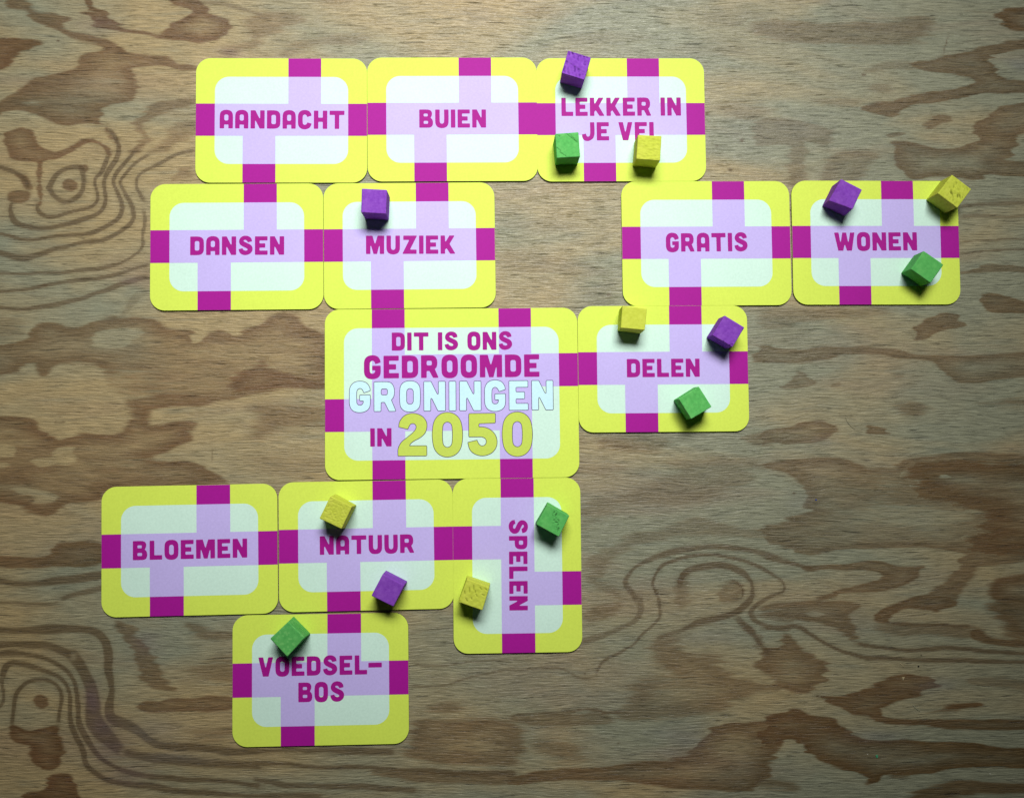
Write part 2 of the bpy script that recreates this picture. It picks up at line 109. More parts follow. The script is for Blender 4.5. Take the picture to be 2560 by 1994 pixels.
# ------------------------------------------------------------------ plywood table top
PATCH = [[1,85,12,[[-2808,2535],[-2484,2539],[-2447,2273],[-2397,2252],[-2324,2243],[-2247,2235],[-2243,2193],[-2273,2174],[-2187,2144],[-2070,2110],[-2014,2095],[-1964,2064],[-1902,2027],[-1718,2022],[-1668,2004],[-1631,1976],[-1533,1980],[-1532,1945],[-1655,1947],[-1692,1966],[-1748,1968],[-1852,1951],[-1882,1939],[-1844,1888],[-1862,1825],[-1897,1768],[-2019,1755],[-2037,1710],[-2042,1654],[-2004,1629],[-1961,1573],[-1938,1523],[-1960,1536],[-2017,1623],[-2048,1648],[-2139,1656],[-2224,1633],[-2322,1664],[-2390,1707],[-2457,1725],[-2530,1712],[-2782,1616],[-2786,1741],[-2543,1756],[-2478,1825],[-2419,1876],[-2310,1909],[-2207,1941],[-2152,1948],[-2165,1999],[-2135,2030],[-2044,2044],[-2050,2076],[-2149,2093],[-2211,2118],[-2285,2155],[-2396,2179],[-2439,2210],[-2428,2242],[-2532,2260],[-2569,2272],[-2563,2297]]],[-1,60,60,[[-1918,1881],[-1926,1862],[-1949,1847],[-1984,1838],[-2022,1837],[-2056,1845],[-2080,1861],[-2089,1880],[-2081,1899],[-2058,1914],[-2023,1923],[-1985,1924],[-1951,1916],[-1927,1900]]],[-1,50,14,[[-2355,1767],[-2359,1761],[-2369,1756],[-2383,1753],[-2399,1753],[-2414,1756],[-2424,1760],[-2428,1766],[-2425,1772],[-2415,1777],[-2400,1780],[-2384,1780],[-2369,1778],[-2359,1773]]],[-1,50,10,[[-2131,1716],[-2136,1713],[-2148,1711],[-2167,1709],[-2187,1709],[-2206,1710],[-2218,1712],[-2223,1715],[-2218,1718],[-2206,1720],[-2187,1721],[-2167,1722],[-2149,1720],[-2136,1718]]],[-1,30,60,[[-2167,1810],[-2173,1796],[-2189,1785],[-2214,1779],[-2241,1778],[-2265,1784],[-2283,1795],[-2289,1808],[-2283,1822],[-2267,1833],[-2242,1839],[-2215,1840],[-2191,1834],[-2173,1823]]],[-1,50,50,[[-2564,2310],[-2341,2465],[-2157,2468],[-2190,2270],[-2336,2249],[-2459,2267]]],[1,95,10,[[-2189,2544],[-2102,2468],[-2067,2265],[-2048,2234],[-1992,2197],[-1954,2168],[-1862,2151],[-1781,2136],[-1720,2155],[-1703,2194],[-1623,2233],[-1587,2271],[-1735,2308],[-1820,2549],[-1628,2551],[-1506,2253],[-1413,2235],[-1369,2204],[-1393,2140],[-1473,2101],[-1547,2091],[-1621,2103],[-1750,2111],[-1855,2128],[-1954,2146],[-2028,2152],[-2071,2183],[-2139,2195],[-2127,2220],[-2158,2239],[-2122,2271],[-2141,2296]]],[-1,35,60,[[-1696,2149],[-1701,2138],[-1716,2129],[-1738,2124],[-1763,2124],[-1785,2129],[-1801,2137],[-1806,2148],[-1801,2159],[-1786,2168],[-1764,2173],[-1739,2174],[-1717,2169],[-1701,2160]]],[1,100,14,[[-2869,2107],[-2455,2109],[-2369,2097],[-2338,2082],[-2393,2059],[-2471,2033],[-2506,1970],[-2536,1931],[-2863,1890]]],[1,50,30,[[-1195,2124],[-1319,2097],[-1411,2058],[-1453,2032],[-1410,2020],[-1349,2046],[-1195,2079]]],[1,65,16,[[-1530,1797],[-1683,1783],[-1793,1744],[-1847,1700],[-1877,1649],[-1833,1624],[-1832,1574],[-1862,1524],[-1886,1499],[-1831,1499],[-1801,1549],[-1796,1612],[-1815,1643],[-1755,1688],[-1664,1727],[-1529,1759]]],[1,50,24,[[-1528,1690],[-1662,1657],[-1698,1613],[-1776,1506],[-1709,1506],[-1661,1551],[-1527,1596]]],[1,90,8,[[-2533,1606],[-2461,1634],[-2406,1626],[-2369,1595],[-2374,1545],[-2318,1508],[-2270,1495],[-2197,1534],[-2125,1565],[-2064,1572],[-2021,1544],[-1990,1504],[-1995,1467],[-2020,1504],[-2064,1550],[-2112,1541],[-2197,1502],[-2269,1458],[-2341,1451],[-2346,1401],[-2341,1308],[-2348,1209],[-2366,1209],[-2363,1339],[-2371,1432],[-2384,1448],[-2499,1456],[-2537,1493],[-2544,1543],[-2539,1581]]],[-1,40,50,[[-2398,1538],[-2402,1516],[-2413,1499],[-2430,1489],[-2449,1489],[-2466,1499],[-2478,1516],[-2483,1537],[-2479,1559],[-2468,1577],[-2451,1586],[-2432,1587],[-2415,1577],[-2403,1560]]],[1,85,7,[[-2150,1325],[-2153,1309],[-2164,1297],[-2181,1290],[-2199,1289],[-2216,1296],[-2228,1309],[-2232,1324],[-2228,1340],[-2217,1353],[-2201,1360],[-2182,1360],[-2166,1353],[-2154,1341]]],[1,80,6,[[-2171,1421],[-2107,1444],[-2106,1385],[-2134,1403]]],[-1,0,5,[[-2582,2310],[-2581,2310],[-2581,2309]]],[1,80,8,[[-2491,1388],[-2406,1370],[-2389,1301],[-2435,1307],[-2460,1351]]],[1,80,8,[[-2519,1294],[-2404,1301],[-2403,1233],[-2530,1232]]],[1,50,14,[[-1524,1439],[-1646,1388],[-1669,1344],[-1584,1370],[-1523,1389]]],[1,95,4,[[-2282,796],[-2283,794],[-2288,792],[-2295,791],[-2302,791],[-2309,792],[-2314,794],[-2315,796],[-2314,797],[-2309,799],[-2302,800],[-2295,800],[-2288,799],[-2283,798]]],[1,80,16,[[-2163,567],[-2044,611],[-1972,648],[-1923,642],[-1741,630],[-1698,600],[-1656,575],[-1583,569],[-1533,520],[-1461,563],[-1425,570],[-1376,545],[-1345,539],[-1279,576],[-1164,620],[-1134,657],[-1024,664],[-999,620],[-919,565],[-827,541],[-824,251],[-1080,263],[-1104,269],[-1159,239],[-1250,239],[-1322,214],[-1395,196],[-1491,165],[-1552,171],[-1642,171],[-1757,152],[-1768,104],[-1761,73],[-1713,73],[-1611,86],[-1502,86],[-1549,19],[-1519,-6],[-1609,-30],[-1668,-66],[-1746,-91],[-1668,-115],[-1547,-121],[-1468,-158],[-1395,-194],[-1328,-231],[-1665,-279],[-1965,-278],[-1996,-193],[-1908,-103],[-1880,-12],[-1876,110],[-1945,232],[-2001,323],[-2075,390],[-2159,396],[-2243,390],[-2279,353],[-2302,316],[-2350,328],[-2340,389],[-2412,389],[-2458,328],[-2743,291],[-2748,474],[-2402,499],[-2392,573],[-2285,610]]],[-1,55,60,[[-1149,466],[-1161,451],[-1195,439],[-1244,433],[-1298,432],[-1347,439],[-1381,451],[-1393,465],[-1381,480],[-1347,492],[-1299,498],[-1245,499],[-1196,492],[-1162,480]]],[-1,40,70,[[-1384,293],[-1394,280],[-1420,269],[-1459,263],[-1502,263],[-1541,269],[-1568,280],[-1578,293],[-1569,306],[-1542,317],[-1503,323],[-1460,323],[-1421,317],[-1394,307]]],[-1,40,80,[[-1639,305],[-1654,281],[-1697,262],[-1760,251],[-1830,251],[-1893,262],[-1937,281],[-1953,305],[-1938,329],[-1894,348],[-1832,359],[-1762,359],[-1699,348],[-1655,329]]],[-1,60,60,[[-2038,329],[-1881,354],[-1807,256],[-1841,134],[-1875,37],[-1984,79],[-2023,201]]],[-1,40,40,[[-999,645],[-1004,634],[-1020,626],[-1042,621],[-1066,621],[-1088,626],[-1103,634],[-1109,645],[-1104,655],[-1089,664],[-1067,669],[-1042,669],[-1020,664],[-1005,656]]],[-1,35,60,[[-1069,380],[-1087,369],[-1138,361],[-1211,356],[-1292,356],[-1365,360],[-1416,369],[-1434,379],[-1416,390],[-1366,399],[-1293,403],[-1212,404],[-1138,399],[-1087,391]]],[-1,95,9,[[-2084,494],[-2036,537],[-1965,574],[-1862,581],[-1813,556],[-1873,519],[-1884,483],[-1993,470],[-2071,476]]],[-1,50,12,[[-2226,540],[-2229,537],[-2236,534],[-2247,533],[-2259,533],[-2270,534],[-2278,536],[-2280,540],[-2278,543],[-2270,545],[-2259,547],[-2247,547],[-2237,546],[-2229,543]]],[-1,90,9,[[-1570,551],[-1485,551],[-1497,508],[-1545,493],[-1576,520]]],[-1,70,9,[[-1466,459],[-1471,456],[-1486,453],[-1508,452],[-1532,452],[-1554,453],[-1570,456],[-1575,459],[-1570,462],[-1555,465],[-1533,466],[-1508,466],[-1486,465],[-1471,462]]],[-1,50,12,[[-1514,410],[-1516,405],[-1523,401],[-1532,399],[-1543,399],[-1553,401],[-1560,405],[-1562,410],[-1560,415],[-1553,418],[-1543,421],[-1533,421],[-1523,419],[-1516,415]]],[-1,80,8,[[-1291,543],[-1294,539],[-1304,537],[-1319,535],[-1335,535],[-1350,537],[-1360,539],[-1364,542],[-1360,546],[-1350,548],[-1336,550],[-1319,550],[-1305,548],[-1294,546]]],[1,95,26,[[-1373,330],[-1282,379],[-1222,423],[-1161,417],[-1112,355],[-1008,331],[-824,294],[-824,251],[-1080,263],[-1159,242],[-1250,242],[-1371,232],[-1402,269]]],[1,60,55,[[-1249,171],[-1128,177],[-823,184],[-822,80],[-1035,55],[-1126,13],[-1216,-6],[-1247,37],[-1200,110]]],[1,25,60,[[-1276,-67],[-821,-91],[-820,-183],[-1184,-194]]],[1,40,60,[[-2755,639],[-2466,628],[-2416,567],[-2451,506],[-2751,505]]],[1,88,14,[[-2812,127],[-2375,121],[-2344,73],[-2271,24],[-2210,-12],[-2151,18],[-2068,36],[-1995,24],[-1899,24],[-1894,91],[-1878,164],[-1891,237],[-1384,238],[-1504,171],[-1757,158],[-1775,134],[-1768,79],[-1725,67],[-1623,91],[-1515,91],[-1550,43],[-1513,-6],[-1621,-42],[-1681,-79],[-1753,-91],[-1710,-109],[-1590,-109],[-1487,-146],[-1407,-188],[-1329,-219],[-1527,-243],[-1929,-260],[-1977,-272],[-2000,-314],[-2096,-326],[-2179,-326],[-2273,-392],[-2315,-395],[-2454,-326],[-2799,-301]]],[-1,95,9,[[-2736,-21],[-2455,-27],[-2442,-66],[-2466,-97],[-2733,-109]]],[-1,90,9,[[-2376,-109],[-2251,-91],[-2239,-60],[-2186,-36],[-2108,-42],[-2149,-61],[-2113,-85],[-2106,-115],[-2160,-139],[-2232,-133],[-2309,-148],[-2363,-127]]],[-1,85,9,[[-2486,-247],[-2348,-248],[-2228,-284],[-2204,-314],[-2287,-338],[-2364,-332],[-2323,-314],[-2395,-284]]],[-1,80,8,[[-2488,-133],[-2491,-139],[-2497,-143],[-2507,-146],[-2517,-146],[-2571,-143],[-2611,-139],[-2626,-133],[-2612,-127],[-2572,-122],[-2518,-120],[-2507,-120],[-2498,-122],[-2491,-127]]],[-1,35,60,[[-1722,-139],[-1733,-171],[-1766,-196],[-1814,-210],[-1867,-210],[-1916,-196],[-1949,-171],[-1962,-139],[-1951,-108],[-1918,-83],[-1870,-68],[-1816,-69],[-1768,-83],[-1734,-108]]],[-1,30,40,[[-1743,18],[-1749,3],[-1769,-10],[-1798,-17],[-1830,-17],[-1859,-10],[-1880,2],[-1887,18],[-1880,34],[-1860,47],[-1832,54],[-1799,54],[-1770,47],[-1750,34]]],[1,88,12,[[-2251,-560],[-2222,-536],[-1972,-522],[-1969,-663],[-2267,-653],[-2789,-651],[-2791,-600],[-2405,-602],[-2245,-599]]],[1,35,30,[[-2197,-848],[-2208,-853],[-2237,-858],[-2280,-860],[-2327,-860],[-2370,-857],[-2400,-852],[-2411,-847],[-2400,-841],[-2371,-836],[-2328,-834],[-2281,-834],[-2238,-837],[-2208,-842]]],[1,100,10,[[-2440,-1432],[-2366,-1468],[-2277,-1469],[-2183,-1452],[-2176,-1511],[-2152,-1540],[-2156,-1593],[-2185,-1616],[-2185,-1646],[-2225,-1675],[-2272,-1674],[-2332,-1633],[-2333,-1597],[-2322,-1550],[-2405,-1532],[-2436,-1491]]],[-1,40,40,[[-2204,-1557],[-2208,-1570],[-2217,-1580],[-2231,-1586],[-2247,-1586],[-2261,-1580],[-2271,-1570],[-2275,-1557],[-2272,-1544],[-2262,-1534],[-2248,-1528],[-2233,-1529],[-2218,-1534],[-2208,-1545]]],[1,85,8,[[-2232,-1336],[-2236,-1354],[-2247,-1368],[-2264,-1375],[-2283,-1375],[-2300,-1367],[-2312,-1353],[-2317,-1336],[-2313,-1318],[-2302,-1305],[-2285,-1297],[-2266,-1297],[-2249,-1305],[-2237,-1319]]],[1,100,10,[[-2248,-1695],[-2136,-1699],[-2112,-1740],[-2000,-2025],[-2410,-2020],[-2387,-1802],[-2270,-1779],[-2259,-1739]]],[1,70,14,[[-1928,-926],[-1874,-933],[-1814,-969],[-1801,-1010],[-1759,-1034],[-1752,-1076],[-1704,-1124],[-1667,-1184],[-1660,-1219],[-1600,-1285],[-1647,-1290],[-1689,-1278],[-1761,-1242],[-1809,-1218],[-1780,-1195],[-1822,-1147],[-1835,-1099],[-1842,-1052],[-1903,-986]]],[1,60,24,[[-1594,-922],[-1486,-935],[-1449,-983],[-1276,-989],[-1275,-1031],[-1454,-1036],[-1515,-994]]],[1,55,50,[[-1530,-1173],[-1483,-1149],[-1274,-1103],[-1272,-1258],[-1392,-1233],[-1482,-1209]]],[1,85,12,[[-1789,-1349],[-1748,-1325],[-1688,-1343],[-1629,-1320],[-1271,-1317],[-1270,-1388],[-1479,-1392],[-1746,-1390],[-1788,-1378]]],[1,45,40,[[-1536,-1498],[-1269,-1459],[-1268,-1530],[-1476,-1528]]],[1,60,30,[[-118,-1379],[-129,-1389],[-159,-1397],[-203,-1402],[-251,-1401],[-295,-1396],[-325,-1388],[-336,-1377],[-325,-1367],[-295,-1359],[-251,-1355],[-203,-1355],[-159,-1360],[-129,-1369]]],[1,70,30,[[-426,-1454],[-353,-1437],[-172,-1444],[160,-1423],[160,-1691],[-51,-1659],[-292,-1669],[-443,-1626],[-473,-1584],[-413,-1567]]],[1,70,20,[[-652,-1683],[160,-1718],[160,-1774],[-292,-1758],[-532,-1732]]],[1,50,20,[[495,-890],[575,-861],[697,-837],[666,-879],[605,-933],[495,-963]]],[1,55,14,[[1399,-907],[1436,-883],[1498,-871],[1591,-884],[1497,-944],[1435,-931]]],[1,60,35,[[843,-1055],[911,-1020],[1003,-1026],[1021,-1117],[1186,-1118],[1217,-1172],[1235,-1209],[1308,-1257],[1493,-1262],[1492,-1313],[1326,-1312],[1183,-1419],[1030,-1430],[877,-1429],[785,-1452],[663,-1445],[639,-1415],[725,-1379],[713,-1271],[725,-1247],[817,-1218],[909,-1213],[904,-1164],[843,-1116]]],[-1,50,70,[[1142,-1286],[1126,-1315],[1081,-1338],[1017,-1350],[946,-1349],[883,-1336],[839,-1313],[823,-1284],[839,-1256],[883,-1233],[947,-1220],[1018,-1221],[1082,-1234],[1126,-1258]]],[1,50,50,[[835,-1368],[1092,-1358],[1122,-1406],[969,-1429],[816,-1434]]],[1,60,20,[[80,-1431],[450,-1410],[542,-1396],[663,-1445],[541,-1474],[298,-1478],[80,-1470]]],[1,55,50,[[177,-1542],[328,-1538],[492,-1605],[480,-1652],[346,-1663],[268,-1615]]],[1,88,12,[[80,-1717],[267,-1704],[449,-1688],[589,-1689],[662,-1672],[814,-1655],[906,-1656],[1028,-1621],[1065,-1568],[1115,-1526],[1134,-1485],[1183,-1467],[1305,-1468],[1398,-1457],[1490,-1433],[1485,-1817],[1210,-1814],[1027,-1800],[844,-1786],[662,-1755],[419,-1747],[80,-1779]]],[-1,40,60,[[1456,-1673],[1444,-1691],[1410,-1705],[1360,-1713],[1306,-1712],[1257,-1704],[1223,-1689],[1211,-1671],[1223,-1653],[1258,-1638],[1307,-1631],[1361,-1631],[1410,-1640],[1444,-1655]]],[1,75,14,[[1403,-865],[1577,-847],[1763,-842],[1949,-861],[1899,-891],[1886,-940],[1910,-976],[1884,-1007],[1884,-1031],[1927,-1074],[1847,-1037],[1798,-994],[1761,-970],[1699,-951],[1607,-938],[1403,-919]]],[-1,90,10,[[1765,-914],[1760,-920],[1747,-926],[1729,-928],[1708,-928],[1689,-925],[1677,-920],[1672,-913],[1677,-907],[1690,-901],[1708,-899],[1729,-899],[1748,-902],[1761,-907]]],[-1,40,30,[[1564,-890],[1557,-895],[1536,-899],[1506,-901],[1473,-901],[1443,-899],[1423,-894],[1416,-889],[1423,-884],[1444,-880],[1473,-877],[1506,-877],[1536,-880],[1557,-884]]],[1,90,9,[[1985,-922],[2042,-886],[2199,-844],[2262,-820],[2437,-808],[2466,-882],[2385,-894],[2347,-912],[2304,-893],[2167,-886],[2085,-929],[2097,-965],[2010,-953]]],[1,60,22,[[1997,-971],[2258,-975],[2539,-980],[2570,-1017],[2506,-1047],[2319,-1034],[2133,-1020],[2009,-1001]]],[1,90,14,[[2470,-1010],[2539,-980],[2601,-1023],[2663,-1042],[3079,-1074],[3078,-1099],[2662,-1081],[2568,-1059]]],[1,85,30,[[2624,-846],[3086,-823],[3079,-1062],[2694,-1042],[2684,-956],[2609,-919]]],[1,80,12,[[1401,-1083],[1500,-1077],[1531,-1023],[1587,-1011],[1580,-1066],[1654,-1090],[1696,-1133],[1764,-1164],[1726,-1224],[1713,-1254],[1682,-1284],[1663,-1326],[1601,-1326],[1539,-1313],[1398,-1288]]],[-1,60,50,[[1609,-1169],[1604,-1185],[1588,-1197],[1566,-1204],[1541,-1204],[1519,-1197],[1504,-1184],[1498,-1168],[1504,-1152],[1520,-1140],[1542,-1133],[1567,-1133],[1589,-1140],[1604,-1153]]],[-1,90,12,[[1399,-1216],[1460,-1228],[1516,-1253],[1466,-1274],[1398,-1273]]],[1,95,10,[[1669,-1326],[1743,-1333],[1817,-1345],[1941,-1304],[2034,-1281],[2097,-1245],[2160,-1227],[2284,-1228],[2315,-1246],[2332,-1295],[2251,-1337],[2126,-1372],[2032,-1395],[2019,-1419],[2093,-1450],[2217,-1463],[2434,-1459],[3067,-1470],[3066,-1518],[2557,-1520],[2371,-1507],[2123,-1484],[2000,-1461],[1877,-1424],[1742,-1363]]],[1,100,20,[[2292,-1409],[2361,-1383],[2499,-1366],[2573,-1375],[2529,-1399],[2404,-1422],[2311,-1425]]],[1,100,9,[[1396,-1436],[1507,-1421],[1538,-1392],[1588,-1392],[1618,-1434],[1753,-1447],[1814,-1478],[1875,-1527],[1899,-1557],[2060,-1564],[2153,-1553],[2307,-1572],[2494,-1580],[2648,-1605],[3063,-1621],[3059,-1724],[2553,-1701],[2366,-1729],[2180,-1740],[2057,-1732],[1994,-1792],[1932,-1785],[1964,-1738],[1909,-1725],[1811,-1688],[1719,-1669],[1646,-1615],[1597,-1566],[1536,-1542],[1480,-1589],[1394,-1613]]],[1,70,30,[[1392,-1744],[1533,-1763],[1643,-1806],[1593,-1824],[1392,-1792]]],[1,90,24,[[2271,-1824],[2365,-1783],[2489,-1767],[2644,-1792],[3058,-1790],[3056,-1844],[2611,-1846],[2363,-1849],[2237,-1965],[2147,-1853]]],[1,50,24,[[2464,-1247],[2595,-1242],[3072,-1288],[3071,-1342],[2625,-1297],[2532,-1284]]],[1,70,24,[[2211,-1746],[2205,-1752],[2190,-1757],[2167,-1760],[2143,-1760],[2120,-1757],[2105,-1751],[2100,-1745],[2105,-1738],[2121,-1733],[2143,-1731],[2168,-1731],[2190,-1734],[2205,-1739]]],[1,45,30,[[541,19],[981,28],[918,-74],[671,-74],[640,-43],[578,-43]]],[1,55,20,[[1317,19],[1511,40],[1510,-31],[1341,-37]]],[1,42,40,[[855,-215],[1011,-166],[887,-142],[1042,-92],[1291,-105],[1508,-136],[1508,-164],[1290,-154],[1389,-204],[1351,-240],[1258,-259],[1164,-326],[1040,-338],[885,-332],[762,-338],[638,-374],[460,-398],[460,-355],[670,-301],[731,-270]]],[1,40,40,[[1072,-179],[1290,-166],[1383,-204],[1289,-240],[1103,-252]]],[1,30,30,[[461,-141],[670,-147],[732,-166],[547,-190],[461,-178]]],[1,30,40,[[460,-410],[546,-392],[638,-386],[546,-447],[460,-471]]],[1,45,24,[[668,-533],[545,-618],[508,-666],[520,-745],[605,-800],[728,-837],[667,-776],[593,-739],[588,-679],[656,-612],[742,-564],[915,-521],[1069,-491],[1224,-504],[1503,-535],[1504,-462],[1286,-461],[1151,-418],[1070,-406],[977,-442],[853,-478],[730,-490]]],[1,45,16,[[976,-711],[1042,-671],[1058,-698],[1047,-730],[1045,-858],[991,-892],[970,-831]]],[1,55,10,[[1198,-773],[1237,-747],[1275,-736],[1305,-747],[1326,-779],[1328,-814],[1312,-841],[1276,-856],[1203,-848],[1182,-811]]],[-1,50,12,[[1296,-792],[1291,-804],[1279,-813],[1262,-818],[1242,-818],[1225,-813],[1213,-804],[1209,-792],[1213,-780],[1225,-771],[1243,-766],[1262,-766],[1280,-771],[1292,-781]]],[1,50,14,[[1409,-908],[1452,-881],[1616,-861],[1615,-949],[1506,-951],[1446,-932]]],[1,50,12,[[1316,-953],[1370,-980],[1423,-1031],[1412,-1100],[1369,-1046],[1337,-993]]],[1,75,10,[[1415,37],[1590,65],[1641,93],[1747,106],[1810,81],[1840,50],[1809,12],[1733,-28],[1651,-25],[1464,-18],[1414,-43]]],[1,80,7,[[1978,47],[2017,75],[2060,62],[2110,44],[2066,25],[1984,28]]],[1,60,30,[[2314,156],[2306,139],[2283,126],[2250,119],[2213,119],[2180,126],[2158,139],[2150,156],[2159,172],[2182,185],[2215,192],[2251,192],[2284,185],[2306,172]]],[1,60,24,[[2555,193],[2790,219],[3116,169],[2725,178]]],[1,72,12,[[1413,-117],[1650,-108],[1775,-93],[1901,-99],[1962,-142],[2119,-161],[2202,-105],[2340,-81],[2530,-62],[2719,-75],[3107,-118],[3092,-614],[2692,-650],[2578,-680],[2552,-723],[2488,-759],[2481,-808],[2448,-881],[2229,-880],[2388,-747],[2465,-686],[2504,-630],[2455,-581],[2329,-575],[2079,-568],[1892,-579],[1767,-603],[1643,-603],[1550,-560],[1408,-547],[1409,-468],[1552,-443],[1571,-407],[1696,-376],[1640,-339],[1667,-265],[1611,-222],[1543,-173],[1413,-154]]],[-1,50,60,[[2192,-254],[2182,-291],[2155,-321],[2117,-338],[2076,-338],[2038,-321],[2013,-291],[2004,-254],[2014,-216],[2041,-186],[2079,-169],[2121,-169],[2158,-186],[2184,-216]]],[-1,75,40,[[1908,-383],[2084,-352],[2397,-365],[2616,-415],[2394,-482],[2175,-463],[2020,-432],[1907,-426]]],[1,95,60,[[2182,-130],[2403,-93],[3107,-118],[3092,-614],[2579,-631],[2455,-563],[2646,-446],[2460,-341],[2241,-334],[2180,-229]]],[1,75,24,[[2516,-649],[3095,-540],[3093,-602],[2692,-650],[2578,-680],[2481,-808],[2385,-869],[2261,-868]]],[-1,100,5,[[2344,-185],[2429,-186],[2394,-214]]],[-1,100,6,[[2772,-217],[3105,-196],[3104,-227]]],[-1,100,6,[[2742,-385],[3100,-361],[3099,-401]]],[1,80,9,[[1642,-658],[1735,-658],[1860,-653],[1972,-638],[2078,-647],[2140,-666],[2296,-654],[2246,-685],[2270,-722],[2201,-758],[2138,-782],[2013,-800],[1888,-806],[1763,-829],[1664,-853],[1764,-805],[1951,-757],[2076,-721],[2015,-690],[1828,-683],[1641,-689]]],[-1,35,30,[[2058,-690],[2051,-697],[2030,-702],[2000,-705],[1967,-705],[1937,-702],[1916,-696],[1909,-690],[1916,-683],[1937,-678],[1967,-675],[2000,-675],[2030,-678],[2051,-683]]],[1,90,20,[[2625,-784],[2671,-723],[3090,-682],[3084,-884],[2636,-870]]],[-1,90,8,[[2739,-766],[3088,-752],[3087,-783]]],[1,70,9,[[2514,879],[2585,924],[2681,930],[3138,920],[3137,888],[2712,889],[2585,892]]],[1,85,8,[[2606,740],[2652,772],[2773,773],[2841,722],[3132,711],[3130,666],[2770,671],[2674,665],[2644,709]]],[1,80,8,[[2235,594],[2324,626],[2389,670],[2522,677],[2496,639],[2565,614],[2514,589],[2418,576],[2322,532],[2246,525],[2272,569]]],[1,45,30,[[1423,692],[1725,690],[2168,704],[2103,656],[1914,650],[1661,605],[1422,573]]],[1,72,10,[[1421,504],[1596,467],[1754,492],[1974,493],[2132,481],[2289,450],[2415,444],[2606,451],[2796,464],[3125,480],[3121,345],[2729,332],[2633,294],[2538,288],[2450,319],[2401,369],[2339,425],[2194,431],[2036,449],[1910,449],[1752,417],[1595,398],[1420,401]]],[1,60,10,[[1524,274],[1563,317],[1595,367],[1645,361],[1669,324],[1726,305],[1675,280],[1562,261]]],[1,40,10,[[2122,337],[2198,343],[2179,312]]],[1,45,8,[[1794,274],[1857,299],[1870,280],[1819,268]]],[1,20,60,[[1422,585],[1724,605],[1659,492],[1421,491]]],[1,60,40,[[1367,2231],[1622,2267],[1909,2218],[2039,2272],[2070,2240],[2218,2261],[2296,2288],[2392,2263],[2391,2205],[2325,2158],[2260,2119],[2068,2110],[1876,2121],[1684,2119],[1430,2167]]],[1,45,30,[[2069,2201],[2231,2242],[2360,2256],[2390,2192],[2260,2125],[2068,2123]]],[1,100,10,[[2735,2319],[2814,2340],[3376,2367],[3371,2197],[2868,2210],[2811,2229],[2767,2274]]],[1,85,10,[[2271,2028],[2387,2049],[2516,2070],[2549,2096],[2711,2124],[2828,2158],[3176,2194],[3174,2129],[2775,2105],[2710,2066],[2695,2014],[2739,1949],[3167,1909],[3166,1883],[2769,1859],[2640,1858],[2511,1818],[2318,1797],[2241,1783],[2156,1731],[2061,1737],[1972,1768],[2062,1801],[2190,1821],[2319,1855],[2512,1883],[2629,1916],[2617,1948],[2514,1960],[2322,1984]]],[1,35,16,[[2014,1964],[2066,2026],[2291,2035],[2322,1990],[2194,1989],[2097,1981]]],[1,35,30,[[1679,1816],[1903,1838],[2030,1800],[1985,1768],[1806,1785]]],[1,40,14,[[2019,1897],[2096,1910],[2172,1889],[2153,1866],[2063,1862]]],[1,70,16,[[2315,1681],[2348,1720],[2400,1753],[2483,1734],[2444,1702],[2398,1675],[2347,1656]]],[1,60,5,[[2122,1625],[2187,1645],[2250,1629],[2186,1609]]],[1,82,9,[[2160,1596],[2249,1597],[2332,1579],[2409,1560],[2556,1561],[2589,1613],[2615,1632],[2596,1652],[2617,1690],[2669,1717],[2715,1762],[2780,1808],[3165,1837],[3160,1669],[2840,1641],[2801,1602],[2819,1551],[2773,1505],[2727,1492],[3155,1489],[3152,1399],[2789,1416],[2693,1421],[2661,1389],[2584,1382],[2501,1407],[2360,1406],[2264,1380],[2220,1424],[2157,1456],[2152,1532]]],[1,50,16,[[1424,1718],[1678,1707],[1760,1682],[1823,1645],[1829,1594],[1803,1561],[1739,1580],[1695,1592],[1694,1541],[1662,1496],[1693,1439],[1660,1337],[1590,1337],[1585,1464],[1612,1528],[1600,1572],[1485,1559],[1422,1564]]],[1,50,24,[[1755,1338],[1769,1440],[1802,1497],[1898,1543],[2025,1550],[2082,1513],[2024,1467],[1991,1422],[1958,1339]]],[1,55,35,[[-1279,2263],[-1038,2272],[-963,2222],[-1055,2182],[-1179,2136],[-1277,2091]]],[1,45,35,[[-1146,2029],[-1104,2074],[-993,2120],[-744,2135],[-620,2130],[-744,2091],[-930,2082],[-1023,2056],[-1084,2017]]],[1,30,40,[[-1059,2483],[-622,2489],[-715,2308],[-932,2292]]],[1,22,50,[[431,2271],[418,2254],[383,2240],[333,2232],[277,2232],[226,2238],[192,2251],[179,2268],[192,2285],[226,2299],[277,2307],[333,2307],[384,2301],[419,2288]]],[1,22,50,[[841,2141],[819,2124],[757,2110],[669,2102],[570,2100],[482,2107],[421,2119],[399,2136],[421,2153],[482,2167],[571,2175],[669,2177],[758,2170],[819,2158]]],[1,20,50,[[1412,2090],[1389,2070],[1327,2054],[1238,2044],[1139,2043],[1050,2050],[989,2065],[967,2085],[989,2104],[1051,2121],[1140,2131],[1239,2132],[1328,2124],[1390,2109]]],[1,22,50,[[1509,2265],[1490,2242],[1437,2224],[1360,2213],[1275,2212],[1199,2221],[1146,2238],[1127,2260],[1146,2283],[1200,2302],[1276,2313],[1361,2314],[1438,2305],[1491,2287]]],[1,25,40,[[28,1011],[258,987],[600,901],[569,863],[258,875],[28,911]]],[1,20,40,[[476,1127],[454,1113],[394,1101],[306,1095],[209,1094],[122,1100],[62,1110],[40,1124],[62,1138],[122,1149],[210,1155],[307,1156],[394,1151],[455,1140]]],[1,25,40,[[506,819],[681,851],[680,701],[506,707]]],[1,28,30,[[1186,1779],[1313,1813],[1488,1782],[1487,1718],[1312,1717]]]]
